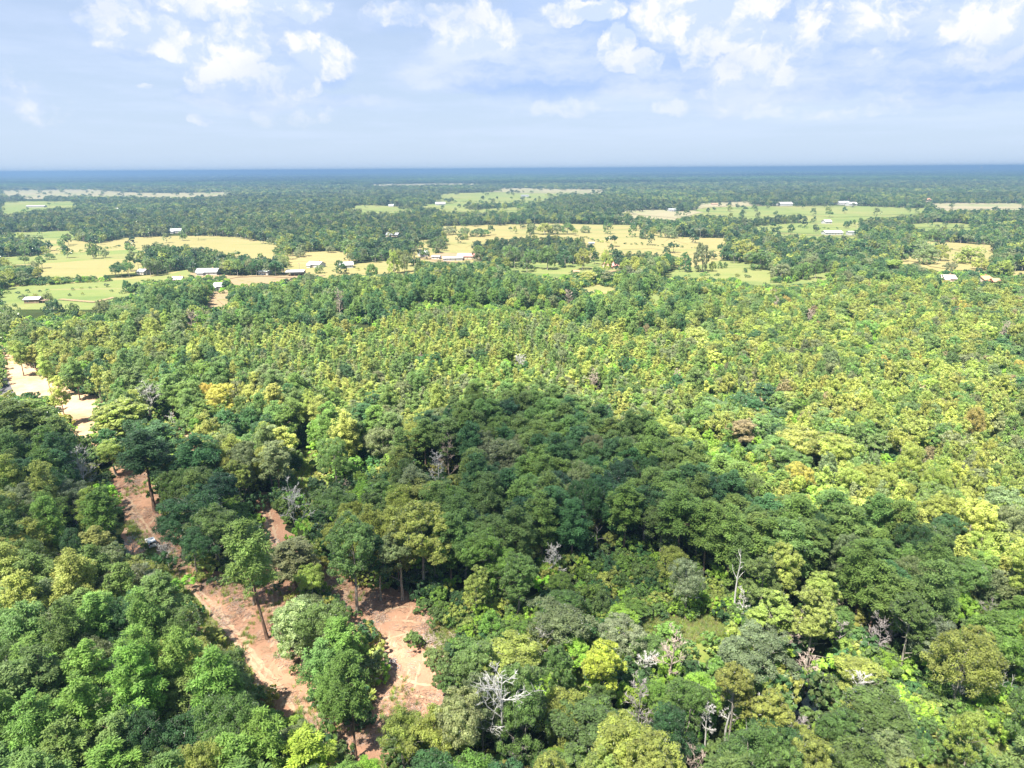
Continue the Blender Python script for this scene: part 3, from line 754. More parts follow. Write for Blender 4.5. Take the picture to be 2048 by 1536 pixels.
TREES = []     # kind, x, y, H, R, tint name, fixed label, name
def geo_of(px, base, top, w):
    g = P(px, base, 0); d = ray(px, top); H = CAMZ + d.z * (g.y / d.y)
    dep = (g - Vector((0, 0, CAMZ))).dot(fw)
    return g, H, w / 2 * dep / F
R_EX = random.Random(3)
def T(kind, px, base, top, w, tint, label=None):
    g, H, R = geo_of(px, base, top, w)
    TREES.append(dict(kind=kind, x=g.x, y=g.y, H=max(2.5, H), R=R, tint=tint, label=label, fixed=True))

# trees round the clearings, placed one by one
T('pine', 535, 1278, 1042, 100, 'pine', 'tall slender pine with a long bare trunk standing alone on the red clearing')
TREES[-1]['lean'] = -0.09
T('broad', 508, 1210, 1105, 75, 'dark', 'small dark broadleaf tree on the clearing just left of the lone tall pine')
T('column', 715, 1228, 1035, 92, 'mid', 'tall narrow broadleaf tree on the clearing edge with a short dark trunk')
T('column', 762, 1200, 1075, 70, 'dark', 'narrow dark broadleaf tree right beside the tall narrow tree on the clearing edge')
T('pine', 594, 1190, 1082, 92, 'greygreen', 'thin-crowned pale pine standing between the track and the right clearing')
T('broad', 627, 1218, 1138, 68, 'yellowgreen', 'small round yellow-green tree at the upper tip of the tree island')
T('broad', 606, 1340, 1200, 96, 'pale', 'light grey-green broadleaf tree at the left end of the tree island')
T('broad', 655, 1360, 1215, 92, 'mid', 'mid green broadleaf tree in the middle of the tree island')
T('pine', 696, 1400, 1240, 78, 'bright', 'bright green pine on the right rim of the tree island')
T('pine', 655, 1430, 1285, 76, 'mid', 'dark trunked pine hanging over the lower left of the tree island')
T('pine', 713, 1518, 1310, 76, 'pine', 'pine with a bare lower trunk casting a thin shadow on the orange soil')
T('pine', 672, 1478, 1330, 60, 'bright', 'narrow bright pine between the forked lower ends of the clearing')
T('pine', 618, 1640, 1468, 116, 'lemon', 'bright lemon-green pine with forked pale limbs at the bottom edge of the photo')
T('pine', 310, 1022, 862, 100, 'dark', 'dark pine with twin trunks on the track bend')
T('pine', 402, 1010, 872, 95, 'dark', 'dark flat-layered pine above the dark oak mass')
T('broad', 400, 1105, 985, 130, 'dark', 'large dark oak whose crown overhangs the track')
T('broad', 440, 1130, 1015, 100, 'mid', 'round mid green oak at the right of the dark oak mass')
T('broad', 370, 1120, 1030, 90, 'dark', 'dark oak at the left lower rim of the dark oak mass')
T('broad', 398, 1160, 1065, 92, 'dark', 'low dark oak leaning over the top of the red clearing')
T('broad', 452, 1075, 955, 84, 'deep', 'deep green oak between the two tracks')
T('pine', 382, 1500, 1355, 74, 'pine', 'pine with a pale bare lower trunk in the lower left woods')
T('column', 850, 1190, 1010, 125, 'yellowgreen', 'tall tree with a yellow-green crown and a pale trunk right of the clearing')
T('broad', 872, 1180, 1080, 70, 'dark', None)
T('column', 805, 1200, 1060, 80, 'greygreen', 'grey-green narrow tree beside the yellow-green crowned tree')
T('column', 955, 1245, 1135, 52, 'yellowgreen', 'slim column tree with a yellow tip standing in the scrub')
T('broad', 1110, 1330, 1215, 150, 'greygreen', 'wide grey-green broadleaf tree in the scrub right of the brush pile')
T('pine', 50, 925, 800, 130, 'pine', 'flat-topped spreading pine near the paved road')
T('pine', 132, 850, 752, 34, 'olive', 'slim pine with a long thin trunk on the sandy clearing')
T('pine', 48, 752, 680, 34, 'olive', 'pine at the upper end of the sandy clearing near the left edge')
T('pine', 75, 748, 690, 28, 'olive', 'small pine beside the pines at the upper sandy clearing')
T('pine', 105, 797, 712, 28, 'olive', 'pine with a short trunk on the right rim of the sandy clearing')
T('pine', 122, 772, 706, 30, 'mid', None)
T('pine', 160, 800, 715, 40, 'pine', 'pine at the right end of the sandy clearing')
T('broad', 233, 950, 880, 62, 'yellowgreen', 'small yellow-green tree above the track bend')
T('column', 228, 905, 815, 70, 'yellowgreen', None)
T('column', 262, 900, 800, 80, 'olive', None)
T('pine', 328, 950, 846, 78, 'dark', 'dark round pine just left of the flat-layered pine')
T('pine', 880, 875, 768, 34, 'yellowgreen', 'slender pine with a pale trunk rising over the young pines')
T('broad', 450, 850, 768, 66, 'golden', 'golden yellow broadleaf tree among green trees left of centre')
T('broad', 424, 842, 765, 34, 'golden', 'small golden tree touching the larger golden tree on its left')
T('broad', 1935, 900, 815, 50, 'orange', 'orange-gold tree near the right edge of the sunlit canopy')
T('broad', 1480, 905, 838, 62, 'tan', 'tan brown dying tree in the bright canopy right of centre')
T('broad', 1360, 870, 800, 60, 'olive', None)
T('broad', 770, 940, 855, 70, 'greygreen', 'dark blue-grey thin-leaved tree left of the pinkish dead crown')
T('broad', 1000, 980, 882, 112, 'silver', 'wide silvery tree with grey limbs behind the dark pines')
T('pine', 850, 1080, 970, 105, 'yellowgreen', None)
T('broad', 1015, 985, 880, 80, 'silver', None)
T('broad', 1370, 1240, 1120, 72, 'silver', 'silvery thin-leaved tree left of the tall bare snag')
T('column', 1608, 1340, 1180, 84, 'yellowgreen', 'yellow-green tree with a dead orange-tipped top')
T('broad', 1500, 1370, 1265, 150, 'silver', 'wide silvery green tree right of the small meadow')
T('broad', 1240, 1335, 1240, 100, 'silver', 'silvery round tree at the left of the small meadow')
T('column', 1455, 1500, 1330, 76, 'yellowgreen', 'yellow-topped narrow tree in the lower right woods')
T('column', 1200, 1420, 1285, 88, 'lemon', 'yellow-green tree left of the bare mauve tree')
T('column', 1530, 1545, 1390, 80, 'yellowgreen', None)
T('broad', 1730, 1530, 1400, 175, 'mid', 'very broad green oak at the lower right')
T('broad', 1710, 1420, 1320, 100, 'olive', 'olive tree with an orange tip behind the broad oak')
T('broad', 1900, 1430, 1270, 130, 'olive', 'tall olive tree above the right meadow with two pale trunks')
T('broad', 1920, 1560, 1430, 84, 'yellowgreen', 'small pale yellow tree with a thin white trunk by the right meadow')
T('broad', 815, 1570, 1422, 92, 'yellowgreen', 'yellow-green broadleaf tree at the foot of the right clearing')
T('broad', 880, 1580, 1420, 120, 'olive', None)
T('broad', 930, 1590, 1400, 110, 'pale', None)
T('broad', 1050, 1560, 1380, 120, 'mid', None)
T('broad', 1340, 1180, 1100, 70, 'yellowgreen', 'bright yellow-green tree left of the silvery tree')
T('broad', 825, 1560, 1450, 50, 'lemon', None)
# lone trees and clumps on the pastures
FT = [(870,470,452,34),(898,470,453,30),(930,475,455,26),(955,474,457,30),(968,472,459,24),(1062,468,447,24),(1090,469,446,34),(1110,469,448,30),(1135,469,446,30),(1172,466,451,22),
      (735,467,459,20),(930,480,466,14),(188,518,484,22),(212,516,497,14),(255,585,560,16),(1290,478,452,26),(1305,472,455,22),(1330,476,453,22),(1345,477,455,22),
      (1250,545,515,24),(1210,550,500,30),(1230,530,498,30),(1350,532,512,30),(1370,545,505,26),(1404,545,486,36),(1425,544,523,16),(1440,538,522,12),(1450,537,524,10),(1490,546,536,10),
      (1560,562,526,40),(1583,562,535,30),(1605,560,524,30),(1630,558,519,26),(1520,540,500,60),(1490,525,480,60),
      (1845,528,480,52),(1880,522,490,42),(1940,528,492,60),(1960,540,516,36),(1900,545,525,30),(2000,560,520,40),(985,525,498,30),(1020,530,490,34),(1060,538,498,36),(1095,540,492,40),(1130,535,500,34),(1165,540,498,34),
      (682,548,520,24),(640,547,530,22),(10,545,515,30),(100,520,506,20),(130,508,498,14),(620,570,545,26),(790,548,500,32),(810,545,510,26),(745,560,528,26),(70,545,522,20),(50,602,588,12),(75,605,586,14),(98,607,584,18),
      (1692,457,442,14),(1600,455,449,10),(1510,460,454,9),(960,520,490,26),(1380,470,440,30),(1145,548,540,8),(1320,560,550,14),(600,515,500,22),(660,506,492,20),(210,640,600,34),(150,640,606,24),(110,640,600,40),(30,690,610,60)]
for (x, b, tp, w) in FT: T('oak', x, b, tp, w, R_EX.choice(['mid', 'dark', 'mid', 'olive', 'greygreen']), None); TREES[-1]['field'] = True
T('broad', 1785, 552, 520, 36, 'yellowgreen', 'yellow-green round tree at the wood edge on the far right')
NFIX = len(TREES)

# dead trees: px, base y, top y, width, material, label, habit
SN = [
 (590,1052,970,78,M_DEAD,'silvery fallen tree with upturned branches at the upper end of the narrow track','bush'),
 (338,1132,1084,58,M_DEAD,'pale fallen tree lying across the edge of the dirt track below the white vehicle','bush'),
 (268,1122,1084,48,M_DEAD,'round whitish brush pile left of the white vehicle','bush'),
 (175,992,893,66,M_DEAD,'bleached grey dead tree with fine branches in the shaded left woods','fine'),
 (305,855,775,74,M_DEAD,'big pale leafless tree with upswept forked limbs near the sandy clearing','spread'),
 (346,866,826,26,M_DEAD,'small pale leafless tree just right of the big forked leafless one','bush'),
 (879,990,898,40,M_DEAD,'tall pale dead tree in front of the pinkish bare crown','fine'),
 (900,960,862,52,M_DPINK,'pinkish bare crown behind the tall pale dead tree','bush'),
 (735,920,878,14,M_DEAD,'thin pale snag at the left edge of the blue-grey tree','stub'),
 (830,945,917,10,M_DGREY,'short grey stub trunk between green trees left of the pinkish crown','stub'),
 (1187,792,742,38,M_DPINK,'pinkish brown bare round tree in the sunlit young pines','bush'),
 (1038,745,712,34,M_DEAD,'pale bare tree in the upper middle of the young pines','spread'),
 (1195,1105,1045,40,M_DGREY,'grey dead trunk standing in a dark gap of the shaded pines','stub'),
 (1108,1160,1087,50,M_DEAD,'white twisted dead tree behind the yellow-green tree in the scrub','fine'),
 (1464,1232,1087,52,M_DEAD,'tallest bare white snag with one long arm to the left','stub'),
 (1480,1245,1172,40,M_DEAD,'small white dead tree at the foot of the tallest snag','bush'),
 (1372,1225,1135,40,M_DEAD,'pale thin trunked tree among silvery leaves','fine'),
 (1690,1230,1180,28,M_DPINK,'pale bare treetop right of the orange-tipped tree','fine'),
 (1607,1230,1168,34,M_DEAD,'bare orange-grey treetop above the yellow-green tree','spread'),
 (1575,1335,1240,62,M_DPINK,'leaning pale bare tree left of the orange-tipped tree','spread'),
 (1748,1330,1232,84,M_DGREY,'wide greyish bare tree with drooping twigs','bush'),
 (1674,1305,1238,34,M_DGREY,'narrow greyish bare tree left of the wide bare one','fine'),
 (1612,1372,1308,64,M_DPINK,'pink-brown bare bush above the dark creek','bush'),
 (1722,1380,1312,34,M_DEAD,'broken pale snag under an orange crown','stub'),
 (1912,1415,1350,30,M_DEAD,'small pale fork-topped snag in the lower right scrub','spread'),
 (1998,1410,1335,26,M_DEAD,'left of two pale trunks at the right edge','stub'),
 (2012,1412,1340,30,M_DEAD,'right of two pale trunks at the right edge','stub'),
 (1334,1400,1252,66,M_DPINK,'pinkish grey dead tree with open branches right of the small meadow','fine'),
 (1272,1480,1350,72,M_DGREY,'round mauve-grey bare tree in the lower middle','bush'),
 (1002,1560,1335,140,M_DEAD,'large tree with wide white limbs at the lower middle','spread'),
 (1382,1590,1500,90,M_DPINK,'pink bare bush at the bottom edge right of centre','bush'),
 (1030,1570,1490,60,M_DGREY,'small bare grey bush at the bottom edge beside the white limbed tree','bush'),
 (1210,1350,1310,30,M_DEAD,'small pale dead top in the scrub left of the small meadow','spread'),
 (1090,1320,1240,60,M_DEAD,'pale bare limbs inside the wide grey-green scrub tree','spread'),
 (1290,1372,1312,60,M_DEAD,'crooked white limbs in front of the silvery round tree','spread'),
 (1408,1510,1390,40,M_DEAD,'white forked trunk in the yellow lower right woods','spread'),
 (1450,1480,1330,34,M_DEAD,'white trunk inside the yellow-topped narrow tree','fine'),
 (1510,1500,1380,30,M_DEAD,'pale twisted snag right of the white forked trunk','spread'),
 (1700,1450,1340,60,M_DEAD,'pale limbs behind the broad oak','spread'),
 (1600,1480,1440,50,M_DGREY,'dark fallen branches in the creek','bush'),
 (1630,975,940,18,M_DPINK,'small pinkish dead top in the bright sunlit canopy','fine'),
 (842,725,705,14,M_DPINK,'tiny pinkish dead tree high in the young pines','bush'),
 (385,665,618,36,M_DPINK,'brownish bare round tree at the upper left wood edge','bush'),
 (680,640,572,22,M_DPINK,'pale brown bare tree at the top edge of the middle woods','fine'),
 (1137,612,580,24,M_DPINK,'brownish bare tree beside the small tan glade','bush'),
 (1355,770,738,22,M_DPINK,'pinkish bare top above the dark trees right of centre','bush'),
 (1550,625,594,22,M_DPINK,'brownish dead crown in the upper right woods','bush'),
 (2010,685,645,32,M_DPINK,'reddish brown dead crown near the right edge','bush'),
 (1620,650,620,24,M_DPINK,'faded brown crown in the upper right woods right of the dead crown','bush'),
 (758,965,935,24,M_DPINK,'small pinkish bare bush below the blue-grey tree','bush'),
 (690,990,962,34,M_DPINK,'pinkish bare brush at the left of the shaded woods','bush'),
 (100,1180,1130,20,M_DGREY,'pale thin trunk in the dark left woods','stub'),
 (135,1085,1030,16,M_DGREY,'white thin trunk in a dark gap of the left woods','stub'),
 (1960,1250,1210,60,M_DGREY,'grey bare brush at the right above the olive tree','bush'),
]

KEEP = []      # (pixel box, ground distance): nothing nearer may grow in front of these
def keep(x0, x1, y0, y1, py): KEEP.append((x0, x1, y0, y1, P((x0 + x1) / 2, py).y))
for (px, b, tp, w, *_r) in SN: keep(px - w * .36, px + w * .36, tp, tp + (b - tp) * .72, b)
for t_ in TREES:
    if t_['label'] or t_['kind'] == 'oak':
        a = pj(t_['x'], t_['y'], t_['H']); b = pj(t_['x'], t_['y'], 0); w = t_['R'] / math.hypot(t_['x'], t_['y'], CAMZ) * F
        KEEP.append((a[0] - w * .45, a[0] + w * .45, a[1], a[1] + (b[1] - a[1]) * .5, t_['y']))
keep(1572, 1628, 1345, 1460, 1470); keep(290, 314, 1070, 1092, 1090); keep(245, 298, 1085, 1115, 1124); keep(308, 368, 1084, 1125, 1134); keep(550, 630, 970, 1045, 1056); keep(545, 590, 1030, 1105, 1105)
keep(825, 905, 1255, 1295, 1290); keep(1216, 1245, 1168, 1186, 1186)
for (x0, x1, y0, y1, py) in ((530, 545, 1170, 1280, 1285), (500, 515, 1170, 1210, 1215), (705, 722, 1150, 1228, 1230), (705, 722, 1440, 1518, 1520), (300, 322, 960, 1024, 1026), (242, 252, 994, 1016, 1018), (482, 494, 1280, 1312, 1314)): keep(x0, x1, y0, y1, py)

# ------------------------------------------------------------------ filling the woods
HOUSES = [  # px, base y, width px, depth m, wall height, yaw, wall colour, roof colour, style, label
 (62,608,31,8,3.4,8,'brown','white','barn','small barn with white metal roof and brown lean-to on the left green pasture'),
 (283,550,18,9,3.0,-15,'cream','white','house','white roofed house left of the long row of yard trees'),
 (352,566,20,9,3.0,10,'cream','pinkgrey','house','pinkish roofed house low among trees in the left farms'),
 (437,580,24,10,3.0,0,'white','grey','house','pale grey house behind the hedge beside the sandy yard'),
 (412,551,46,12,3.2,4,'white','silver','house','long low white building under the yard trees'),
 (527,551,22,9,3.6,-4,'white','silver','shed','small grey metal shed left of the open sided barn'),
 (588,553,38,14,4.2,6,'none','white','open','open sided barn with wide white flat roof'),
 (630,536,32,11,3.4,-20,'white','grey','house','grey roofed farmhouse between round trees'),
 (690,537,30,11,3.4,15,'white','white','house','white house right of the grey roofed farmhouse'),
 (845,514,20,11,4.2,20,'white','silver','house','tall white house left of the red roofed house'),
 (905,522,44,10,3.0,5,'white','white','shed','long white low building in front of the red roofed house'),
 (872,519,18,8,3.0,-10,'white','silver','shed','small white shed left of the long low white building'),
 (932,519,38,12,3.6,-8,'tan','red','house','house with pinkish red roof beside the tan pasture'),
 (785,474,28,12,3.2,-10,'tan','darkgrey','house','dark grey roofed house hidden in the middle woods'),
 (782,414,11,12,4,0,'white','silver','house','tiny white house in the far middle woods'),
 (880,411,22,18,5,10,'white','silver','house','far white roofed house beside the far green field'),
 (1050,394,18,20,5,0,'grey','darkgrey','shed','grey roofed barn on the farthest middle field'),
 (1183,490,11,5,2.6,10,'white','blue','shed','tiny blue-white shed alone on the tan pasture'),
 (1222,538,30,11,3.2,12,'tan','red','house','pinkish red roofed house behind the middle trees'),
 (1262,546,18,9,3.0,-10,'white','rust','shed','small rust roofed outbuilding right of the pinkish red roofed house'),
 (1153,550,12,8,3.0,0,'tan','rust','shed','tiny reddish shed on the edge of the middle green pasture'),
 (1345,423,16,16,4.5,0,'white','silver','shed','far white shed at the left end of the long pale field'),
 (1572,412,30,22,6,3,'white','white','barn','long white barn on the far edge of the right green field'),
 (1690,410,22,22,6,-6,'white','silver','barn','white barn with silver roof among far trees'),
 (1705,412,20,16,6,10,'white','white','house','far white house just right of the silver roofed barn'),
 (1857,404,12,18,6,0,'tan','rust','house','reddish house at the foot of the dark blue woods'),
 (1656,448,16,12,4.2,10,'white','white','house','white house behind the right oval pasture'),
 (1668,470,40,14,3.6,2,'white','white','barn','long white poultry barn below the right oval pasture'),
 (1703,471,12,10,5,0,'white','silver','shed','small white shed at the right end of the long poultry barn'),
 (1551,518,10,8,3.0,10,'white','silver','house','tiny white house half hidden by the right woods'),
 (1900,565,30,11,3.2,-8,'tan','pinkgrey','house','grey roofed house at the right wood edge'),
 (1975,568,22,11,3.6,10,'tan','orange','house','orange roofed house at the right wood edge'),
 (1996,571,14,9,3.2,-12,'brown','rust','house','small rust roofed house next to the orange roofed one'),
 (1430,411,13,14,4,0,'tan','rust','shed','tiny reddish shed at the left end of the long green field'),
 (350,467,26,14,4,5,'white','silver','house','silver roofed house beyond the big left pasture'),
 (233,421,10,20,4,0,'white','white','shed','tiny white shed in the far left woods'),
 (70,415,40,14,4,2,'white','white','shed','long white roof on the far left green field'),
]
HOUSE_MASK = [[(x - w / 2 - 2, b - max(7, w * .45)), (x + w / 2 + 2, b - max(7, w * .45)), (x + w / 2 + 2, b), (x - w / 2 - 2, b)] for (x, b, w, *_r) in HOUSES]
OPEN_FAR = [f[0] for f in FIELDS] + HOUSE_MASK
YOUNG_Z = [[(430,650),(620,640),(880,615),(1250,640),(1420,700),(1400,780),(1330,830),(1200,830),(1020,795),(850,830),(760,850),(640,800),(540,760),(450,700)],
           [(1430,940),(1560,930),(1700,960),(1800,1000),(1900,1060),(2048,1110),(2048,1210),(1900,1120),(1750,1050),(1560,1030),(1500,970)]]
MIDPINE_Z = [[(830,850),(1020,800),(1200,840),(1340,890),(1430,960),(1560,1040),(1800,1070),(2000,1200),(1850,1250),(1650,1180),(1480,1120),(1300,1120),(1150,1090),(980,1090),(880,1000)]]
LIME_Z = [[(1330,870),(1420,850),(1560,920),(1560,960),(1430,950)],[(1700,880),(1850,880),(1850,935),(1720,930)],[(840,590),(1120,600),(1150,640),(900,650),(760,640)],[(1180,1110),(1320,1130),(1420,1230),(1240,1240),(1150,1180)],[(1800,1360),(1960,1370),(1990,1460),(1850,1460),(1760,1420)],
          [(1960,1150),(2048,1200),(2048,1300),(1980,1260),(1920,1180)],[(410,640),(450,650),(440,700),(400,690)]]
def in1(polys, x, y):
    for poly in polys:
        c = False; j = len(poly) - 1
        for i in range(len(poly)):
            (xi, yi), (xj, yj) = poly[i], poly[j]
            if (yi > y) != (yj > y) and x < (xj - xi) * (y - yi) / (yj - yi) + xi: c = not c
            j = i
        if c: return True
    return False

OPEN_NEAR = NEAR_OPEN + OPEN_FAR
def bbox(p): return (min(a for a, b in p), max(a for a, b in p), min(b for a, b in p), max(b for a, b in p))
OPEN_BB = [(bbox(p), p) for p in OPEN_NEAR]
def blocked(x, y, H, R, kind):
    """does a tree here stand in or hang over a visible opening, or hide something that shows in the photograph?"""
    a, b = pj(x, y, H), pj(x, y, H * .3); w = R / math.hypot(x, y, CAMZ) * F
    bx0, bx1, by0, by1 = a[0] - w * .85, a[0] + w * .85, a[1] + (b[1] - a[1]) * .08, b[1]
    for (x0, x1, y0, y1, gy_) in KEEP:
        if y < gy_ + 1.5 and bx1 > x0 and bx0 < x1 and by1 > y0 and by0 < y1: return True
    pts = [(0, 0.02), (0, 1.0), (-.5, .97), (.5, .97), (0, 0.85), (-.95, .75), (.95, .75), (0, .6), (-1.05, .55), (1.0, .55), (-.5, .4), (.5, .4), (-.8, .3), (.8, .3), (0, .25)]
    jx, jy = (rt.uniform(-5, 5), rt.uniform(-4, 3)) if y < 400 else (rt.uniform(-6, 6), rt.uniform(-3, 4))
    for (a, b) in pts:
        px, py = pj(x + a * R, y, b * H)
        px += jx; py += jy
        for (x0, x1, y0, y1), p in OPEN_BB:
            if x0 <= px <= x1 and y0 <= py <= y1 and in1([p], px, py): return True
    return False

rt = random.Random(21)
cellsz = 8.0; gridh = {}
def near_ok(x, y, R, f=0.62):
    i, j = int(x // cellsz), int(y // cellsz)
    for a in range(i - 2, i + 3):
        for b in range(j - 2, j + 3):
            for (u, v, r) in gridh.get((a, b), ()):
                if (u - x) ** 2 + (v - y) ** 2 < (f * (R + r)) ** 2: return False
    return True
def put(x, y, R): gridh.setdefault((int(x // cellsz), int(y // cellsz)), []).append((x, y, R))
for t_ in TREES: put(t_['x'], t_['y'], t_['R'] * 0.8)
for (px_, b_, tp_, w_, *_r) in SN:
    g_, H_, R_ = geo_of(px_, b_, tp_, w_); put(g_.x, g_.y, R_ * .5)

def pick(x, y):
    """kind, height, radius, tint for a woodland spot"""
    px, py = pj(x, y, 10)
    n1, n2 = float(vnoise(x, y, 45)), float(vnoise(x + 500, y, 18))
    u = rt.random()
    if in1(YOUNG_Z, px, py):
        if u < 0.05: return 'broad', rt.uniform(11, 14), rt.uniform(3.2, 4.6), rt.choice(['mid', 'greygreen', 'dark'])
        if n2 > 0.72 and u < 0.5: return 'broad', rt.uniform(6, 9), rt.uniform(2.2, 3.2), 'lime'
        if u > 0.95: return 'pine', rt.uniform(12, 15.5), rt.uniform(2.6, 3.4), rt.choice(['pine', 'olive', 'mid'])
        if u > 0.90: return 'broad', rt.uniform(8, 12), rt.uniform(2.2, 3.6), rt.choice(['olive', 'yellowgreen', 'mid'])
        return 'young', rt.uniform(8.0, 12.4) * (.85 + .3 * n1), rt.uniform(1.8, 3.8), rt.choice(['olive', 'olive', 'yellowgreen', 'pine'] if n2 > .5 else ['pine', 'olive', 'pine', 'greygreen'])
    if in1(LIME_Z, px, py):
        if u < 0.12: return 'broad', rt.uniform(9, 12), rt.uniform(2.5, 3.5), 'bright'
        return 'broad', rt.uniform(4.0, 7.5), rt.uniform(2.0, 3.2), rt.choice(['lime', 'lime', 'bright', 'yellowgreen'])
    if in1(MIDPINE_Z, px, py):
        if u < 0.68: return 'pine', rt.uniform(15, 21), rt.uniform(3.2, 4.6), rt.choice(['pine', 'dark', 'mid', 'mid', 'pine'])
        return 'broad', rt.uniform(13, 18), rt.uniform(3.5, 5.2), rt.choice(['dark', 'mid', 'greygreen', 'deep'])
    if py < 560: return 'broad', rt.uniform(12, 19), rt.uniform(4.0, 7.0), rt.choice(['mid', 'dark', 'dark', 'greygreen', 'mid', 'olive'])
    if py < 650 and px < 1400:
        if u < 0.35: return 'pine', rt.uniform(15, 21), rt.uniform(3.0, 4.2), rt.choice(['mid', 'dark', 'pine'])
        return 'broad', rt.uniform(11, 17), rt.uniform(3.4, 5.4), rt.choice(['mid', 'dark', 'mid', 'olive', 'bright', 'greygreen'])
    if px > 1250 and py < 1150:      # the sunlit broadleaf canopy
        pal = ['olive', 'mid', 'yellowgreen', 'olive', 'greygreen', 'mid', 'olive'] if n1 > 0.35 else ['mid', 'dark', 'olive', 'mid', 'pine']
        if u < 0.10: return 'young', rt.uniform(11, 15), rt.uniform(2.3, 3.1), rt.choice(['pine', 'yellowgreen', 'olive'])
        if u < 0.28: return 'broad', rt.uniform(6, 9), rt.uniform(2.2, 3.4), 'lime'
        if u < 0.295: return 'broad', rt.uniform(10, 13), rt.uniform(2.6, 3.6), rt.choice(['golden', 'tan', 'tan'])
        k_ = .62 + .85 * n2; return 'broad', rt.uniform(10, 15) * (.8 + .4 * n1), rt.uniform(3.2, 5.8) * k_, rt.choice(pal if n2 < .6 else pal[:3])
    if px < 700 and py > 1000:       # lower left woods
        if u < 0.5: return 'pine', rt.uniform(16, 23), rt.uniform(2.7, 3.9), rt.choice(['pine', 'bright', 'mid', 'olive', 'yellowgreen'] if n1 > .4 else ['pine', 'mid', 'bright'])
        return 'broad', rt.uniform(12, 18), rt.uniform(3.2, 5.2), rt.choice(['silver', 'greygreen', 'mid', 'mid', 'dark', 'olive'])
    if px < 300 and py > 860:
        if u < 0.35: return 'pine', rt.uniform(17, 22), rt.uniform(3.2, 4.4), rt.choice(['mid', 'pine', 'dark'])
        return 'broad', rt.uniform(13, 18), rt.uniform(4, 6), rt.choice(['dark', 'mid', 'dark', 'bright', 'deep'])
    if py > 1150:                    # lower right woods
        if u < 0.25: return 'column', rt.uniform(14, 19), rt.uniform(2.6, 3.6), rt.choice(['yellowgreen', 'olive', 'mid', 'mid', 'greygreen'])
        if u < 0.36: return 'pine', rt.uniform(15, 20), rt.uniform(3.2, 4.2), rt.choice(['pine', 'mid', 'bright'])
        if u < 0.5: return 'broad', rt.uniform(6, 9), rt.uniform(2.2, 3.4), rt.choice(['bright', 'lime', 'mid'])
        return 'broad', rt.uniform(11, 17), rt.uniform(3.4, 5.8), rt.choice(['mid', 'silver', 'olive', 'dark', 'mid', 'dark', 'bright'])
    pal = ['mid', 'olive', 'yellowgreen', 'olive', 'greygreen', 'mid'] if n1 > 0.4 else ['mid', 'dark', 'olive', 'pine', 'bright', 'mid']
    if u < 0.28: return 'pine', rt.uniform(16, 21), rt.uniform(3.0, 4.2), rt.choice(pal)
    if u < 0.36: return 'column', rt.uniform(15, 19), rt.uniform(2.6, 3.6), rt.choice(pal)
    if u < 0.52: return 'broad', rt.uniform(6, 9), rt.uniform(2.4, 3.4), rt.choice(['lime', 'bright'])
    return 'broad', rt.uniform(12, 17), rt.uniform(3.4, 5.4), rt.choice(pal)

def fill(y0, y1, tries):
    for _ in range(tries):
        y = math.sqrt(rt.uniform(y0 * y0, y1 * y1)); hw = 0.78 * y + 16
        x = rt.uniform(-hw, hw)
        k, H, R, tint = pick(x, y); R *= 1.16
        if not near_ok(x, y, R, 0.47 if k != 'young' else 0.41): continue
        base = pj(x, y, 0)
        if in1(SCRUB, *base) or in1(SCRUB, *pj(x, y, H * .55)):
            if rt.random() < 0.93 or H > 12: continue
        if blocked(x, y, H, R, k): continue
        put(x, y, R); TREES.append(dict(kind=k, x=x, y=y, H=H, R=R, tint=tint, label=None, fixed=False))
fill(48, 200, 9000)
fill(200, 420, 30000)
fill(420, 640, 34000)
print('near trees', len(TREES))

# the woods between the farms and beyond, as masses
def far_points(y0, y1, sp, seed, hmin=11, hmax=18):
    g = np.random.default_rng(seed)
    ys = np.arange(y0, y1, sp * 0.87); pts = []
    for j, yy in enumerate(ys):
        hw = 0.76 * yy + 20; xs = np.arange(-hw, hw, sp) + (j % 2) * sp / 2
        pts.append(np.stack([xs, np.full(len(xs), yy)], 1))
    p = np.vstack(pts); p += g.uniform(-.42, .42, p.shape) * sp
    h = g.uniform(hmin, hmax, len(p)) * (0.8 + 0.4 * vnoise(p[:, 0], p[:, 1], 60))
    keep = np.ones(len(p), bool)
    jj = g.normal(size=p.shape) * np.array([8.0, 1.6]); jj *= (g.random(len(p)) < .6)[:, None]
    for f, dx in ((0.02, 0), (0.95, 0), (0.6, -.5), (0.6, .5), (.35, 0)):
        q = proj(np.column_stack([p[:, 0] + dx * sp, p[:, 1], h * f])) + jj
        keep &= ~any_in(OPEN_FAR, q)
    keep |= (g.random(len(p)) < 0.012) & ~any_in(HOUSE_MASK, proj(np.column_stack([p, h * .5])))
    return p[keep], h[keep]
PAL_FAR = np.array([TINT[k] for k in ('mid', 'dark', 'dark', 'olive', 'greygreen', 'mid', 'deep')])
def far_layer(name, y0, y1, sp, c, npr, href, seed, rad_scale, label, mul=1.0, bright=(1, 1, 1)):
    p, h = far_points(y0, y1, sp, seed); g = np.random.default_rng(seed + 1)
    s = h / href; w = s * rad_scale * g.uniform(.85, 1.2, len(p))
    tint = PAL_FAR[g.integers(0, len(PAL_FAR), len(p))] * g.uniform(.8, 1.25, (len(p), 1)) * (0.55 + 0.45 * vnoise(p[:, 0], p[:, 1], 220))[:, None] * mul * np.array(bright)
    print(name, len(p))
    return scatter(name, np.column_stack([p, np.full(len(p), -0.2)]), g.uniform(0, 6.28, len(p)), np.column_stack([w, w, s]), tint, c, npr, label, 'woods', seed)
far_layer('distant_wood', 640, 1250, 8.5, C_FAR, 6, 18, 71, 1.05, 'green woods and hedges between the farm pastures')
far_layer('distant_wood', 1250, 2300, 11.0, C_FAR, 6, 18, 72, 1.25, 'bluish woods beyond the tan pastures')
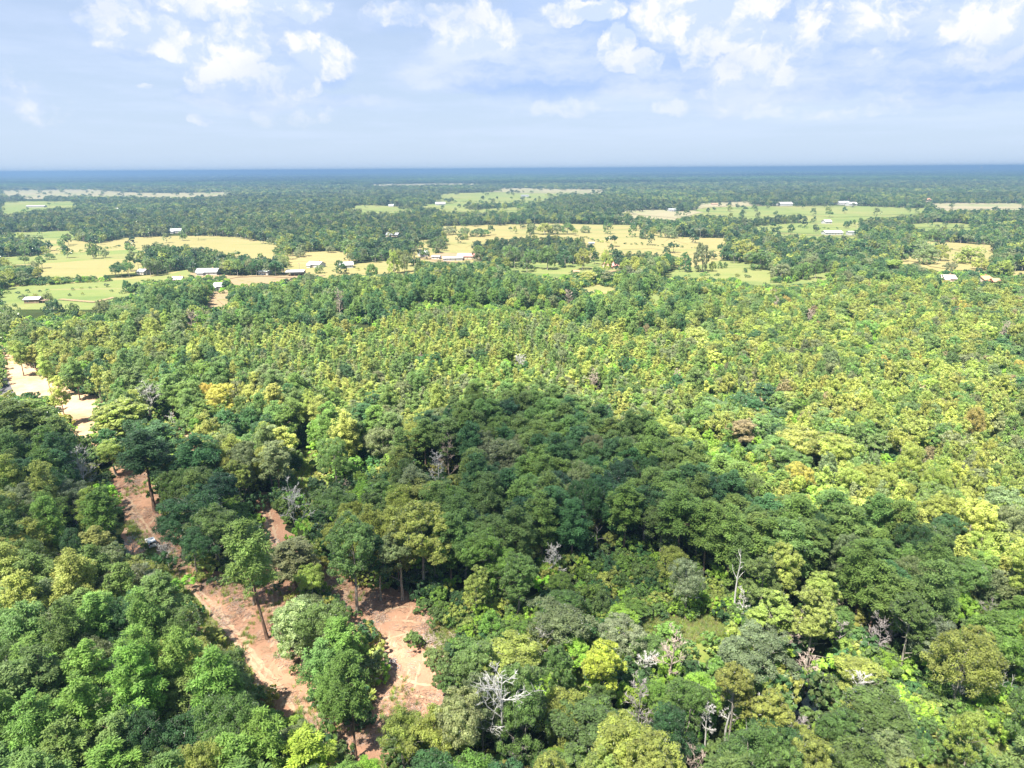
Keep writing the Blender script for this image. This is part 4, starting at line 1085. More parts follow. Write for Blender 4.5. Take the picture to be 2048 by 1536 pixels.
far_layer('distant_wood', 2300, 4200, 17, C_FAR, 6, 18, 73, 1.9, 'blue woods at the foot of the far forest')
def clump_layer(y0, y1, sp, sc, seed, label):
    p, h = far_points(y0, y1, sp, seed, 16, 19); g = np.random.default_rng(seed)
    tint = PAL_FAR[g.integers(0, 3, len(p))] * g.uniform(.75, 1.2, (len(p), 1)) * (0.25 + 1.2 * vnoise(p[:, 0] * .35, p[:, 1] * .8, 900))[:, None]
    s = np.column_stack([np.full(len(p), sc), np.full(len(p), sc), g.uniform(.8, 1.15, len(p))])
    scatter('distant_forest', np.column_stack([p, np.full(len(p), -0.5)]), g.uniform(0, 6.28, len(p)), s, tint, C_CLUMP, 5, label, 'forest', seed)
    print('clumps', len(p))
clump_layer(4200, 8500, 34, 1.15, 81, 'dark blue unbroken forest below the horizon')
clump_layer(8500, 16000, 70, 2.4, 82, 'hazy blue forest reaching up to the horizon')
# beyond that the tree tops merge: a rolling canopy surface
gx = np.linspace(-60000, 60000, 160); gy = np.geomspace(15800, 69000, 60)
GX, GY = np.meshgrid(gx, gy)
GZ = 14 + 10 * vnoise(GX, GY, 900) + 8 * vnoise(GX, GY, 3300); GZ[0, :] = 0; GZ[:, 0] = 0; GZ[:, -1] = 0
nx = len(gx); Q = [(j*nx+i, j*nx+i+1, (j+1)*nx+i+1, (j+1)*nx+i) for j in range(len(gy)-1) for i in range(nx-1)]
tag(link('horizon_forest', mesh_np('horizon_forest', np.stack([GX.ravel(), GY.ravel(), GZ.ravel()], 1), [np.array(Q)], M_CANOPY)), 'pale blue line of forest on the horizon', 'forest', kind='stuff')

# ------------------------------------------------------------------ near trees: things with trunk and crown, the rest as masses
KREF = {'broad': (18.6, 6.9), 'column': (20.3, 4.4), 'pine': (22.5, 5.0), 'young': (12.3, 3.1)}
NAME = {'broad': 'broadleaf_tree', 'oak': 'pasture_tree', 'column': 'narrow_tree', 'pine': 'pine_tree', 'young': 'young_pine'}
CAT = {'broad': 'broadleaf tree', 'oak': 'pasture tree', 'column': 'narrow tree', 'pine': 'pine tree', 'young': 'young pine'}
GROUP = {'broad': 'broadleaf trees of the near woods', 'oak': 'trees standing on the farm pastures', 'column': 'narrow trees of the near woods', 'pine': 'pines of the near woods', 'young': 'young pines of the plantation'}
MARKS = []     # landmark name, px, py  (filled below, used for labels)
ITEMS = []     # everything that still needs a label
def seen(t):
    px, py = pj(t['x'], t['y'], t['H'] * .6); d = math.hypot(t['x'], t['y'])
    m = t['R'] / d * F
    return -m < px < W + m and -m < py < HPX + m * 2
by = {}
for t in TREES:
    if seen(t): by.setdefault(t['kind'], []).append(t)
LIMIT = 290
stuff = {}
def place(t, i):
    k = t['kind']; lst = PROTO[k]; cm, tm, _ = lst[i % len(lst)]
    if t.get('lean'): cm, tm, _ = max(lst, key=lambda q: q[0]['low'])
    H0, R0 = cm['top'], cm['ext']
    r = random.Random(i * 7 + 1)
    e = empty(NAME[k], (t['x'], t['y'], 0), r.uniform(0, 6.28), (t['R'] / R0, t['R'] / R0, t['H'] / H0))
    e.rotation_euler = (r.uniform(-.03, .03), r.uniform(-.03, .03), r.uniform(0, 6.28))
    if t.get('lean'): e.rotation_euler = (0, t['lean'], 0)
    c = link('crown', cm, e); c['tint'] = jit(t['tint'], r)
    tr = link('trunk', tm, e); 
    tag(e, t['label'], CAT[k], GROUP[k])
    px, py = pj(t['x'], t['y'], t['H'] * .7)
    ITEMS.append((e, px, py, WORD[t['tint']], CAT[k], t['H']))
    return e
cnt = 0
for k, lst in by.items():
    lst.sort(key=lambda t: (0 if t['fixed'] and t.get('label') else 1, math.hypot(t['x'], t['y']) / max(t['R'], 1) ** 0.3 * (0.45 if t.get('field') else 1)))
    for t in lst[:LIMIT]: place(t, cnt); cnt += 1
    stuff[k] = lst[LIMIT:]
    print(k, len(lst))
MASS = {'broad': ('broadleaf_wood', C_BROAD, 7, 'sunlit broadleaf canopy filling the middle ground', 'broadleaf woods'), 'pine': ('pine_wood', C_PINE, 5, 'pines mixed through the middle ground woods', 'pine woods'),
        'young': ('young_pine_wood', C_YOUNG, 5, 'even light green young pine plantation in the middle ground', 'pine plantation'), 'column': ('narrow_tree_wood', C_BROAD, 7, 'narrow trees mixed through the middle ground woods', 'broadleaf woods')}
for k, lst in stuff.items():
    if not lst: continue
    nm, c, npr, lab, cat = MASS[k]; H0, R0 = KREF[k]
    if k == 'column': H0, R0 = KREF['broad']
    r = random.Random(5)
    scatter(nm, [(t['x'], t['y'], 0) for t in lst], [r.uniform(0, 6.28) for _ in lst], [(t['R']/R0, t['R']/R0, t['H']/H0) for t in lst],
            [jit(t['tint'], r, .16) for t in lst], c, npr, lab, cat, 3)

# ------------------------------------------------------------------ dead and leafless trees
def snag(px, base, top, w, mat, label, seed, style='fine', name='dead_tree'):
    g, H, R = geo_of(px, base, top, w)
    kw = dict(fine=dict(levels=4, fork=0.3, upness=0.5, dens=1.35, twig=0.042), spread=dict(levels=4, fork=0.42, upness=1.0, dens=1.25, twig=0.042),
              stub=dict(levels=2, fork=0.5, upness=1.0, dens=0.5, twig=0.05), bush=dict(levels=4, fork=0.12, upness=0.9, dens=1.25, twig=0.042))[style]
    a, b = bare_mesh(seed, H, R, mat, r=max(0.12, H * (0.0135 if style != 'bush' else 0.008)), **kw)
    e = empty(name, (g.x, g.y, 0)); link('trunk', a, e); link('bare_crown', b, e)
    tag(e, label, name.replace('_', ' '), 'dead and leafless trees'); return e
for i, (px, b, tp, w, mt, lab, st) in enumerate(SN):
    snag(px, b, tp, w * 1.08, mt, lab, 700 + i, st, 'fallen_tree' if 'fallen tree' in lab else 'brush_pile' if 'brush pile' in lab else 'dead_tree'); MARKS.append((lab, px, (b + tp) / 2))

def fallen(px, py, wpx, ang, mat, label, seed, name='fallen_tree'):
    g = P(px, py, 0); dep = g.length; L = wpx / F * dep
    a, b = bare_mesh(seed, L, L * 0.45, mat, levels=3, r=L * .022, fork=.3, upness=.6, dens=1.0, twig=.05)
    e = empty(name, (g.x, g.y, 0.35)); e.rotation_euler = (rad(86), 0, rad(ang))
    link('trunk', a, e); link('bare_crown', b, e); tag(e, label, 'fallen tree', 'fallen dead trees'); MARKS.append((label, px, py))
fallen(565,1095,80,30,M_DEAD,'white arching fallen tree lying beside the narrow track',802)
fallen(640,995,46,240,M_DPINK,'short brown log on the grass patch above the narrow track',804)

def brush(px, py, wpx, hm, mat, label, seed, n=60):
    g = P(px, py, 0); dep = g.length; R = wpx / 2 / F * dep; r = random.Random(seed); mb = MB()
    for _ in range(n):
        a, q = r.uniform(0, 6.28), R * math.sqrt(r.random()); c = Vector((math.cos(a) * q, math.sin(a) * q, r.uniform(0.05, hm * (1.1 - q / R))))
        d = Vector((r.uniform(-1, 1), r.uniform(-1, 1), r.uniform(-.3, .5))).normalized() * r.uniform(.3, .75) * R
        w = r.uniform(.03, .10); mb.tube([c - d * .6, c + Vector((r.uniform(-.2, .2),) * 3), c + d * .6], [w, w * .9, w * .4], 5)
    e = mb.build('brush_pile', mat); e.location = g; tag(e, label, 'brush pile', 'piles of cut branches'); MARKS.append((label, px, py))
brush(862,1283,66,1.0,M_DPINK,'pile of pale cut branches on the right edge of the clearing',2,110)
brush(785,1330,40,0.7,M_DGREY,'small dark heap of branches in the middle of the right clearing',3,60)
brush(1230,1184,22,1.0,M_DGREY,'small grey heap of old boards in the bright scrub',4,60)
brush(905,1275,40,0.8,M_DPINK,'scattered cut branches just right of the pale branch pile',5,50)

# ------------------------------------------------------------------ scrub, understorey, grass and litter
shr = []
rs = random.Random(77)
def region_fill(poly, n, fn):
    x0, x1, y0, y1 = bbox(poly); c = 0
    # sample on the ground, not in the picture
    gs = [P(x, y, 0) for x, y in poly]; gp = [(p.x, p.y) for p in gs]
    X0, X1, Y0, Y1 = bbox(gp)
    for _ in range(n * 6):
        x, y = rs.uniform(X0, X1), rs.uniform(Y0, Y1)
        if in1([gp], x, y): fn(x, y); c += 1
        if c >= n: return
def add_shrub(x, y, smin=.7, smax=1.6, pal=('bright', 'lime', 'mid', 'yellowgreen', 'mid', 'dark')):
    p = pj(x, y, 0)
    if in1([G_MID, G_RIGHT], *p) and rs.random() < .9: return
    s = rs.uniform(smin, smax)
    for q in (-1.6, 0, 1.0):
        if in1([C_RIGHT, C_MAIN, C_TRK], *pj(x + q * s, y, 1.0)): return
    shr.append((x, y, s, rs.choice(pal)))
region_fill(SCRUB[0], 330, add_shrub)
region_fill(SCRUB[1], 260, add_shrub)
for (x, y, s) in [(825,1290,1.0),(835,1300,.9),(430,1173,.8),(560,1180,.7),(455,1165,.8),(870,1330,1.3),(885,1360,1.3),(850,1225,1.3),(870,1250,1.4),(715,1232,.6),(590,1345,.6),(895,1395,1.4),(905,1440,1.4),(860,1200,1.5)]:
    g_ = P(x, y, 0); shr.append((g_.x, g_.y, s, 'dark' if y < 1200 else 'mid'))
# low sprouts along the edge of the clearing
for (x, y) in [(300,1100),(330,1150),(360,1190),(400,1235),(440,1285),(475,1330),(500,1360),(540,1400)]:
    for q in range(3):
        g_ = P(x + rs.uniform(-14, 4), y + rs.uniform(-8, 8), 0); shr.append((g_.x, g_.y, rs.uniform(.3, .6), rs.choice(['mid', 'bright', 'olive'])))
shr = [s for s in shr if 0 < pj(s[0], s[1], 1)[0] < W and pj(s[0], s[1], 1)[1] < HPX + 10]
shr.sort(key=lambda s: math.hypot(s[0], s[1]) / s[2] ** .7)
for i, (x, y, s, tn) in enumerate(shr[:290]):
    o = link('shrub', SHRUB[i % 6]); o.location = (x, y, -0.05); r = random.Random(i); o.scale = (s, s * r.uniform(.85, 1.15), s * r.uniform(.7, 1.15)); o.rotation_euler = (0, 0, r.uniform(0, 6.28))
    o['tint'] = jit(tn, r); tag(o, None, 'shrub', 'shrubs of the scrubby openings')
    px, py = pj(x, y, 1.2); ITEMS.append((o, px, py, WORD[tn], 'shrub', s * 3))
under = [(x, y, s, t) for (x, y, s, t) in shr[290:]]
# understorey between the trees of the near woods
gu = np.random.default_rng(9)
for _ in range(26000):
    y = math.sqrt(gu.uniform(45 ** 2, 600 ** 2)); hw = .78 * y + 12; x = gu.uniform(-hw, hw)
    p = pj(x, y, 0); p2 = pj(x, y, 2.5)
    if in1(NEAR_OPEN, *p) or in1(NEAR_OPEN, *p2): continue
    if in1(OPEN_FAR, *p2): continue
    if any(y < k[4] + 1 and k[0] - 6 < p2[0] < k[1] + 6 and k[2] < p2[1] < k[3] + 4 for k in KEEP[-16:]): continue
    gsc = in1(SCRUB, *p)
    under.append((x, y, float(gu.uniform(.5, 1.3) if gsc else gu.uniform(.8, 2.0)), ['mid', 'bright', 'dark', 'lime', 'olive', 'dark', 'mid'][int(gu.integers(0, 7))]))
r = random.Random(4)
scatter('underbrush', [(a, b, -0.05) for a, b, c, d in under], [r.uniform(0, 6.28) for _ in under], [(c, c, c * r.uniform(.7, 1.2)) for a, b, c, d in under], [jit(d, r, .2) for a, b, c, d in under], C_BUSH, 4,
        'leafy underbrush between the trees', 'underbrush', 6)

# grass tufts
def tuft(seed):
    g = np.random.default_rng(seed); n = 46
    a = g.uniform(0, 6.28, n); q = g.uniform(0, .55, n); b = np.stack([np.cos(a) * q, np.sin(a) * q, np.zeros(n)], 1)
    tip = b + np.stack([np.cos(a) * g.uniform(.05, .4, n), np.sin(a) * g.uniform(.05, .4, n), g.uniform(.4, 1.0, n)], 1)
    s = np.stack([-np.sin(a), np.cos(a), np.zeros(n)], 1) * .045
    V = np.stack([b - s, b + s, tip], 1).reshape(-1, 3)
    return mesh_np('grass_tuft', V, [np.arange(n * 3).reshape(-1, 3)], M_LEAF, var=np.repeat(g.uniform(.7, 1.3, n), 3))
C_TUFT = coll('grass_kit', [tuft(s) for s in range(4)])
gr = []
def add_grass(x, y): gr.append((x, y))
for poly, n in ((G_MID, 1500), (G_RIGHT, 1500), (G_PATCH, 900), (SCRUB[0], 5200), (SCRUB[1], 3600)): region_fill(poly, n, add_grass)
for (x0, y0, x1, y1) in [(262,1045,300,1098),(300,1098,352,1165),(352,1165,402,1225),(402,1225,452,1290),(452,1290,492,1345)]:
    for q in range(110):
        f = rs.random(); g_ = P(x0 + (x1 - x0) * f + rs.gauss(-6, 9), y0 + (y1 - y0) * f, 0); gr.append((g_.x, g_.y))
def add_weed(x, y):
    if vnoise(x + 90, y, 9.0) > .55: gr.append((x, y))
region_fill([(240,1010),(262,905),(300,940),(345,1000),(380,1150),(470,1150),(560,1180),(640,1130),(740,1180),(842,1205),(868,1245),(888,1350),(895,1425),(800,1560),(690,1560),(590,1430),(505,1330),(395,1200),(290,1085)], 1500, add_weed)
r = random.Random(8)
sc = [r.uniform(.35, 1.1) for _ in gr]
scatter('grass', [(x, y, 0) for x, y in gr], [r.uniform(0, 6.28) for _ in gr], [(s, s, s) for s in sc], [jit(r.choice(['yellowgreen', 'olive', 'yellowgreen', 'bright', 'tan']), r, .2) for _ in gr], C_TUFT, 4, 'tall yellow-green grass of the small meadows and scrub', 'grass', 2)
# sticks, chips and straw left on the cleared soil
def litter_kit(seed):
    g = random.Random(seed); mb = MB()
    for _ in range(9):
        c = Vector((g.uniform(-.8, .8), g.uniform(-.8, .8), .05)); a = g.uniform(0, 6.28); d = Vector((math.cos(a), math.sin(a), g.uniform(-.05, .2))) * g.uniform(.15, .6)
        w = g.uniform(.015, .045); mb.tube([c - d, c + d], [w, w * .5], 4)
    return mb.mesh('litter', [M_DPINK, M_RUT, M_PBARK][seed % 3])
C_LIT = coll('litter_kit', [litter_kit(s) for s in range(6)])
lt = []
def add_lit(x, y):
    if vnoise(x, y, 6.0) > .45 or rs.random() < .25: lt.append((x, y))
GROUND_C = [(240,1010),(262,905),(300,940),(345,1000),(380,1150),(470,1150),(560,1180),(640,1130),(740,1180),(842,1205),(868,1245),(888,1350),(895,1425),(800,1560),(690,1560),(590,1430),(505,1330),(395,1200),(290,1085)]
region_fill(GROUND_C, 3600, add_lit)
scatter('ground_litter', [(x, y, .02) for x, y in lt], [r.uniform(0, 6.28) for _ in lt], [(s, s, s) for s in [r.uniform(.4, 1.3) for _ in lt]], [(.3, .2, .1)] * len(lt), C_LIT, 6, 'straw and broken sticks on the red-brown clearing', 'litter', 5)

hd = []
for pts in ([(0,590),(110,583),(215,575),(300,566),(350,560)], [(0,603),(60,598),(150,592),(230,584)], [(60,512),(140,509),(205,500),(262,490)], [(1240,476),(1330,476),(1400,480)], [(1165,474),(1200,486),(1300,492),(1400,498)], [(1500,458),(1590,457),(1690,459)], [(1345,556),(1420,552),(1500,556)], [(920,405),(1000,404),(1090,403)], [(1840,497),(1900,500),(1985,502)], [(640,545),(720,541),(820,537)]):
    for a, b in zip(pts, pts[1:]):
        A, B = P(*a), P(*b); n = int((B - A).length / 4.5)
        for q in range(n):
            if rs.random() < .3: continue
            p = A.lerp(B, (q + rs.random()) / n); hd.append((p.x + rs.gauss(0, .8), p.y + rs.gauss(0, 1.2), rs.uniform(.5, 1.3)))
r = random.Random(31)
scatter('hedgerow', [(a, b, .3) for a, b, c in hd], [r.uniform(0, 6.28) for _ in hd], [(c, c, c * r.uniform(.6, 1)) for a, b, c in hd], [jit(r.choice(['mid', 'olive', 'dark']), r, .2) for _ in hd], C_BUSH, 4, 'thin rows of bushes along the pasture fence lines', 'hedgerow', 7)
for k, pts in enumerate(([(1790,484),(1850,481),(1920,485),(1992,489)], [(440,562),(470,556),(520,553),(600,557),(650,552)], [(885,524),(930,527),(990,524)], [(1560,467),(1640,472),(1715,473)], [(430,585),(440,600),(455,612)], [(120,600),(190,606),(230,596)], [(1205,546),(1230,543),(1275,548)], [(1400,417),(1480,411),(1570,414),(1700,413)])):
    ribbon('farm_track', pts, 4.5 if k < 6 else 6, 0.75 + .01 * k, M_YARD, .4, 60 + k)

# dark creek water
m, t, out = new_mat('dark_water')
b_ = t.new('ShaderNodeBsdfPrincipled'); b_.inputs['Base Color'].default_value = (0.006, 0.010, 0.014, 1); b_.inputs['Roughness'].default_value = 0.06
bp = t.new('ShaderNodeBump'); bp.inputs['Strength'].default_value = .3; bp.inputs['Distance'].default_value = .02
geo = t.new('ShaderNodeNewGeometry'); t.l.new(t.noise(geo.outputs['Position'], 3.0, 4), bp.inputs['Height']); t.l.new(bp.outputs[0], b_.inputs['Normal']); t.l.new(b_.outputs[0], out.inputs[0])
sheet('water', [(1575,1325),(1625,1340),(1625,1400),(1650,1445),(1620,1490),(1560,1480),(1550,1430),(1562,1380)], 0.03, m, seed=44)

# ------------------------------------------------------------------ farm buildings
HM = {k: plain(k + '_building', c, rg, 0.0, .15, .6) for k, c, rg in (
    ('white', (.42, .42, .42), .6), ('silver', (.36, .38, .40), .5), ('grey', (.42, .43, .45), .6), ('darkgrey', (.20, .21, .23), .7), ('red', (.50, .22, .20), .6), ('rust', (.42, .20, .13), .7),
    ('orange', (.58, .27, .14), .7), ('pinkgrey', (.50, .40, .38), .7), ('brown', (.22, .15, .10), .8), ('tan', (.50, .42, .33), .8), ('cream', (.66, .62, .54), .8), ('blue', (.45, .55, .70), .5))}
M_GLASS = plain('window_glass', (.04, .05, .07), .1, 0, .05); M_TRIM = plain('white_trim', (.75, .75, .73), .6); M_TIMBER = plain('weathered_timber', (.28, .21, .15), .9)
def prism(mb, x0, x1, y0, y1, z0, z1, ov=.5, th=.18):
    """gabled roof, ridge along x"""
    ym = (y0 + y1) / 2; a, b, c, d = x0 - ov, x1 + ov, y0 - ov, y1 + ov; s = (z1 - z0) / ((y1 - y0) / 2); ze = z0 - ov * s
    V = [(a,c,ze),(b,c,ze),(b,ym,z1),(a,ym,z1),(a,d,ze),(b,d,ze), (a,c,ze+th),(b,c,ze+th),(b,ym,z1+th),(a,ym,z1+th),(a,d,ze+th),(b,d,ze+th)]
    mb.add(V, [(6,7,8,9),(9,8,11,10),(1,0,3,2),(2,3,4,5),(0,1,7,6),(5,4,10,11),(0,6,9,3),(3,9,10,4),(1,2,8,7),(2,5,11,8)])
for i, (px, by_, wpx, dep, wh, yaw, wc, rc, style, lab) in enumerate(HOUSES):
    g = P(px, by_, 0); D = (g - Vector((0, 0, CAMZ))).dot(fw); Lx = wpx / F * D * .88; wh *= .85; r = random.Random(i + 5)
    nm = {'house': 'farmhouse', 'barn': 'barn', 'shed': 'shed', 'open': 'open_barn'}[style]
    e = empty(nm, (g.x, g.y + dep / 2, 0.35), rad(yaw)); tag(e, lab, {'house': 'house', 'barn': 'barn', 'shed': 'shed', 'open': 'barn'}[style]); MARKS.append((lab, px, by_))
    x0, x1, y0, y1 = -Lx / 2, Lx / 2, -dep / 2, dep / 2
    rise = {'house': .42, 'barn': .3, 'shed': .2, 'open': .12}[style] * dep / 2
    if style == 'open':
        for x in np.linspace(x0 + .3, x1 - .3, 5):
            for y in (y0 + .3, y1 - .3): mb = MB(); mb.box(x - .12, x + .12, y - .12, y + .12, 0, wh + .1); mb.build('post', M_TIMBER, e)
        mb = MB(); mb.box(x0 + .4, x1 - .4, y1 - .5, y1 - .42, 0.3, wh - .6); mb.build('back_wall', HM['grey'], e)
    else:
        ym = 0
        mb = MB(); mb.add([(x0,y0,0),(x1,y0,0),(x1,y1,0),(x0,y1,0),(x0,y0,wh),(x1,y0,wh),(x1,y1,wh),(x0,y1,wh),(x0,ym,wh+rise-.02),(x1,ym,wh+rise-.02)],
                          [(0,1,5,4),(2,3,7,6),(0,3,2,1),(1,2,6,5),(3,0,4,7)], [(5,6,9),(7,4,8)])
        mb.build('wall', HM[wc], e)
    mb = MB(); prism(mb, x0, x1, y0, y1, wh + .02, wh + rise, .6); rf = mb.build('roof', HM[rc], e)
    if style == 'house':
        if wpx > 16: mb = MB(); mb.box(x1 * .4, x1 * .4 + .8, .4, 1.2, wh + .3, wh + rise + 1.1); mb.build('chimney', HM['rust'], rf)
        # a lower wing with its own roof
        if wpx > 20:
            xx = x0 + Lx * .12; mb = MB(); mb.box(xx, xx + Lx * .28, y0 - 3.2, y0 - .003, 0, wh * .8); mb.build('porch_wall', HM[wc], e)
            mb = MB(); mb.add([(xx-.4,y0-3.8,wh*.8),(xx+Lx*.28+.4,y0-3.8,wh*.8),(xx+Lx*.28+.4,y0-.62,wh*.8+.5),(xx-.4,y0-.62,wh*.8+.5),(xx-.4,y0-3.8,wh*.8+.15),(xx+Lx*.28+.4,y0-3.8,wh*.8+.15),(xx+Lx*.28+.4,y0-.62,wh*.8+.65),(xx-.4,y0-.62,wh*.8+.65)],
                              [(0,3,2,1),(4,5,6,7),(0,1,5,4),(1,2,6,5),(2,3,7,6),(3,0,4,7)]); mb.build('porch_roof', HM[rc], e)
    if style != 'open' and wpx > 13:
        n = max(2, int(Lx / 4)); 
        for k in range(n):
            x = x0 + Lx * (k + .5) / n
            if style == 'house' and wpx > 20 and x < x0 + Lx * .45: continue
            mb = MB()
            if k == n // 2: mb.box(x - .5, x + .5, y0 - .06, y0 - .003, 0, 2.1); mb.build('door', M_TIMBER, e)
            else:
                mb.box(x - .6, x + .6, y0 - .05, y0 - .003, 1.0, 2.1); f_ = mb.build('window', M_TRIM, e)
                mb = MB(); mb.box(x - .5, x + .5, y0 - .08, y0 - .053, 1.1, 2.0); mb.build('pane', M_GLASS, f_)
    if i == 0:   # the near barn: dark skylights on the roof and a lean-to
        for k in range(3):
            x = x0 + Lx * (.28 + .24 * k); mb = MB(); s = rise / (dep / 2)
            y_ = -dep * .22; z_ = wh + .02 + (dep / 2 + y_) * s + .19
            mb.add([(x-.5,y_-.5,z_-.5*s+.03),(x+.5,y_-.5,z_-.5*s+.03),(x+.5,y_+.5,z_+.5*s+.03),(x-.5,y_+.5,z_+.5*s+.03)], [(0,1,2,3)]); mb.build('skylight', M_GLASS, rf)
        mb = MB(); mb.add([(x1+.65,y0,1.8),(x1+5,y0,1.5),(x1+5,y1*.6,1.5),(x1+.65,y1*.6,1.8),(x1+.65,y0,2.0),(x1+5,y0,1.7),(x1+5,y1*.6,1.7),(x1+.65,y1*.6,2.0)], [(0,3,2,1),(4,5,6,7),(0,1,5,4),(1,2,6,5),(2,3,7,6),(3,0,4,7)]); mb.build('lean_to_roof', HM['brown'], e)
        for (x, y) in ((x1 + 4.8, y0 + .2), (x1 + 4.8, y1 * .55), (x1 + 2.6, y0 + .2)): mb = MB(); mb.box(x - .1, x + .1, y - .1, y + .1, 0, 1.55); mb.build('post', M_TIMBER, e)

# water tower far off on the horizon, utility poles by the poultry barn
def tower():
    D = 9000.0; d = ray(1963, 336); x = d.x / d.y * D
    e = empty('water_tower', (x, D, 0)); tag(e, 'tiny white water tower on the horizon at the right', 'water tower'); MARKS.append(('water tower', 1963, 333))
    H = 74; prof = [(0, -9), (6, -8), (10, -4), (11, 0), (10, 5), (6, 9), (0, 10.5)]; n = 14; V = []; Q = []
    for (r_, z) in prof:
        for k in range(n): V.append((max(r_, .1) * math.cos(6.283 * k / n), max(r_, .1) * math.sin(6.283 * k / n), H + z))
    for i in range(len(prof) - 1):
        for k in range(n): Q.append((i*n+k, i*n+(k+1) % n, (i+1)*n+(k+1) % n, (i+1)*n+k))
    link('tank', mesh_np('tank', V, [np.array(Q)], HM['white']), e)
    for k in range(6):
        a = 6.283 * k / 6; mb = MB(); mb.tube([(11*math.cos(a), 11*math.sin(a), 0), (9*math.cos(a), 9*math.sin(a), H)], [.9, .7], 6); mb.build('leg', HM['white'], e)
    mb = MB(); mb.tube([(0, 0, 0), (0, 0, H - 8)], [1.6, 1.6], 8); mb.build('riser_pipe', HM['white'], e)
tower()
M_POLE = plain('pole_wood', (.30, .25, .20), .9)
for (px, py, hm, lab) in ((1710, 472, 16, 'tall pale utility pole beside the long poultry barn'), (1553, 560, 12, 'utility pole standing among the right middle trees'), (1965, 505, 12, 'utility pole on the far right tan pasture'), (600, 550, 11, 'utility pole right of the open sided barn')):
    g = P(px, py, 0); e = empty('utility_pole', (g.x, g.y, 0)); tag(e, lab, 'utility pole', 'utility poles by the farms')
    mb = MB(); mb.tube([(0, 0, -.5), (0, 0, hm)], [.24, .15], 8); mb.build('post', M_POLE, e)
    mb = MB(); mb.box(-1.3, 1.3, -.26, -.14, hm - .9, hm - .72); mb.build('crossarm', M_POLE, e)
    for x in (-1.1, 0, 1.1):
        mb = MB(); mb.tube([(x, -.2, hm - .72), (x, -.2, hm - .45)], [.07, .05], 6); mb.build('insulator', HM['grey'], e)
for (px, py, hm, lab) in ((247, 1016, 1.9, 'thin dark fence post at the left edge of the dirt track near the bend'), (488, 1312, 2.6, 'tall dark fence post at the left edge of the red clearing')):
    g = P(px, py, 0); mb = MB(); mb.tube([(0, 0, -.3), (.03, 0, hm * .6), (0, .04, hm)], [.09, .085, .07], 7); mb.tube([(0, .02, hm), (0, .02, hm + .03)], [.08, .01], 7)
    o = mb.build('fence_post', M_PBARK); o.location = g; tag(o, lab, 'fence post')

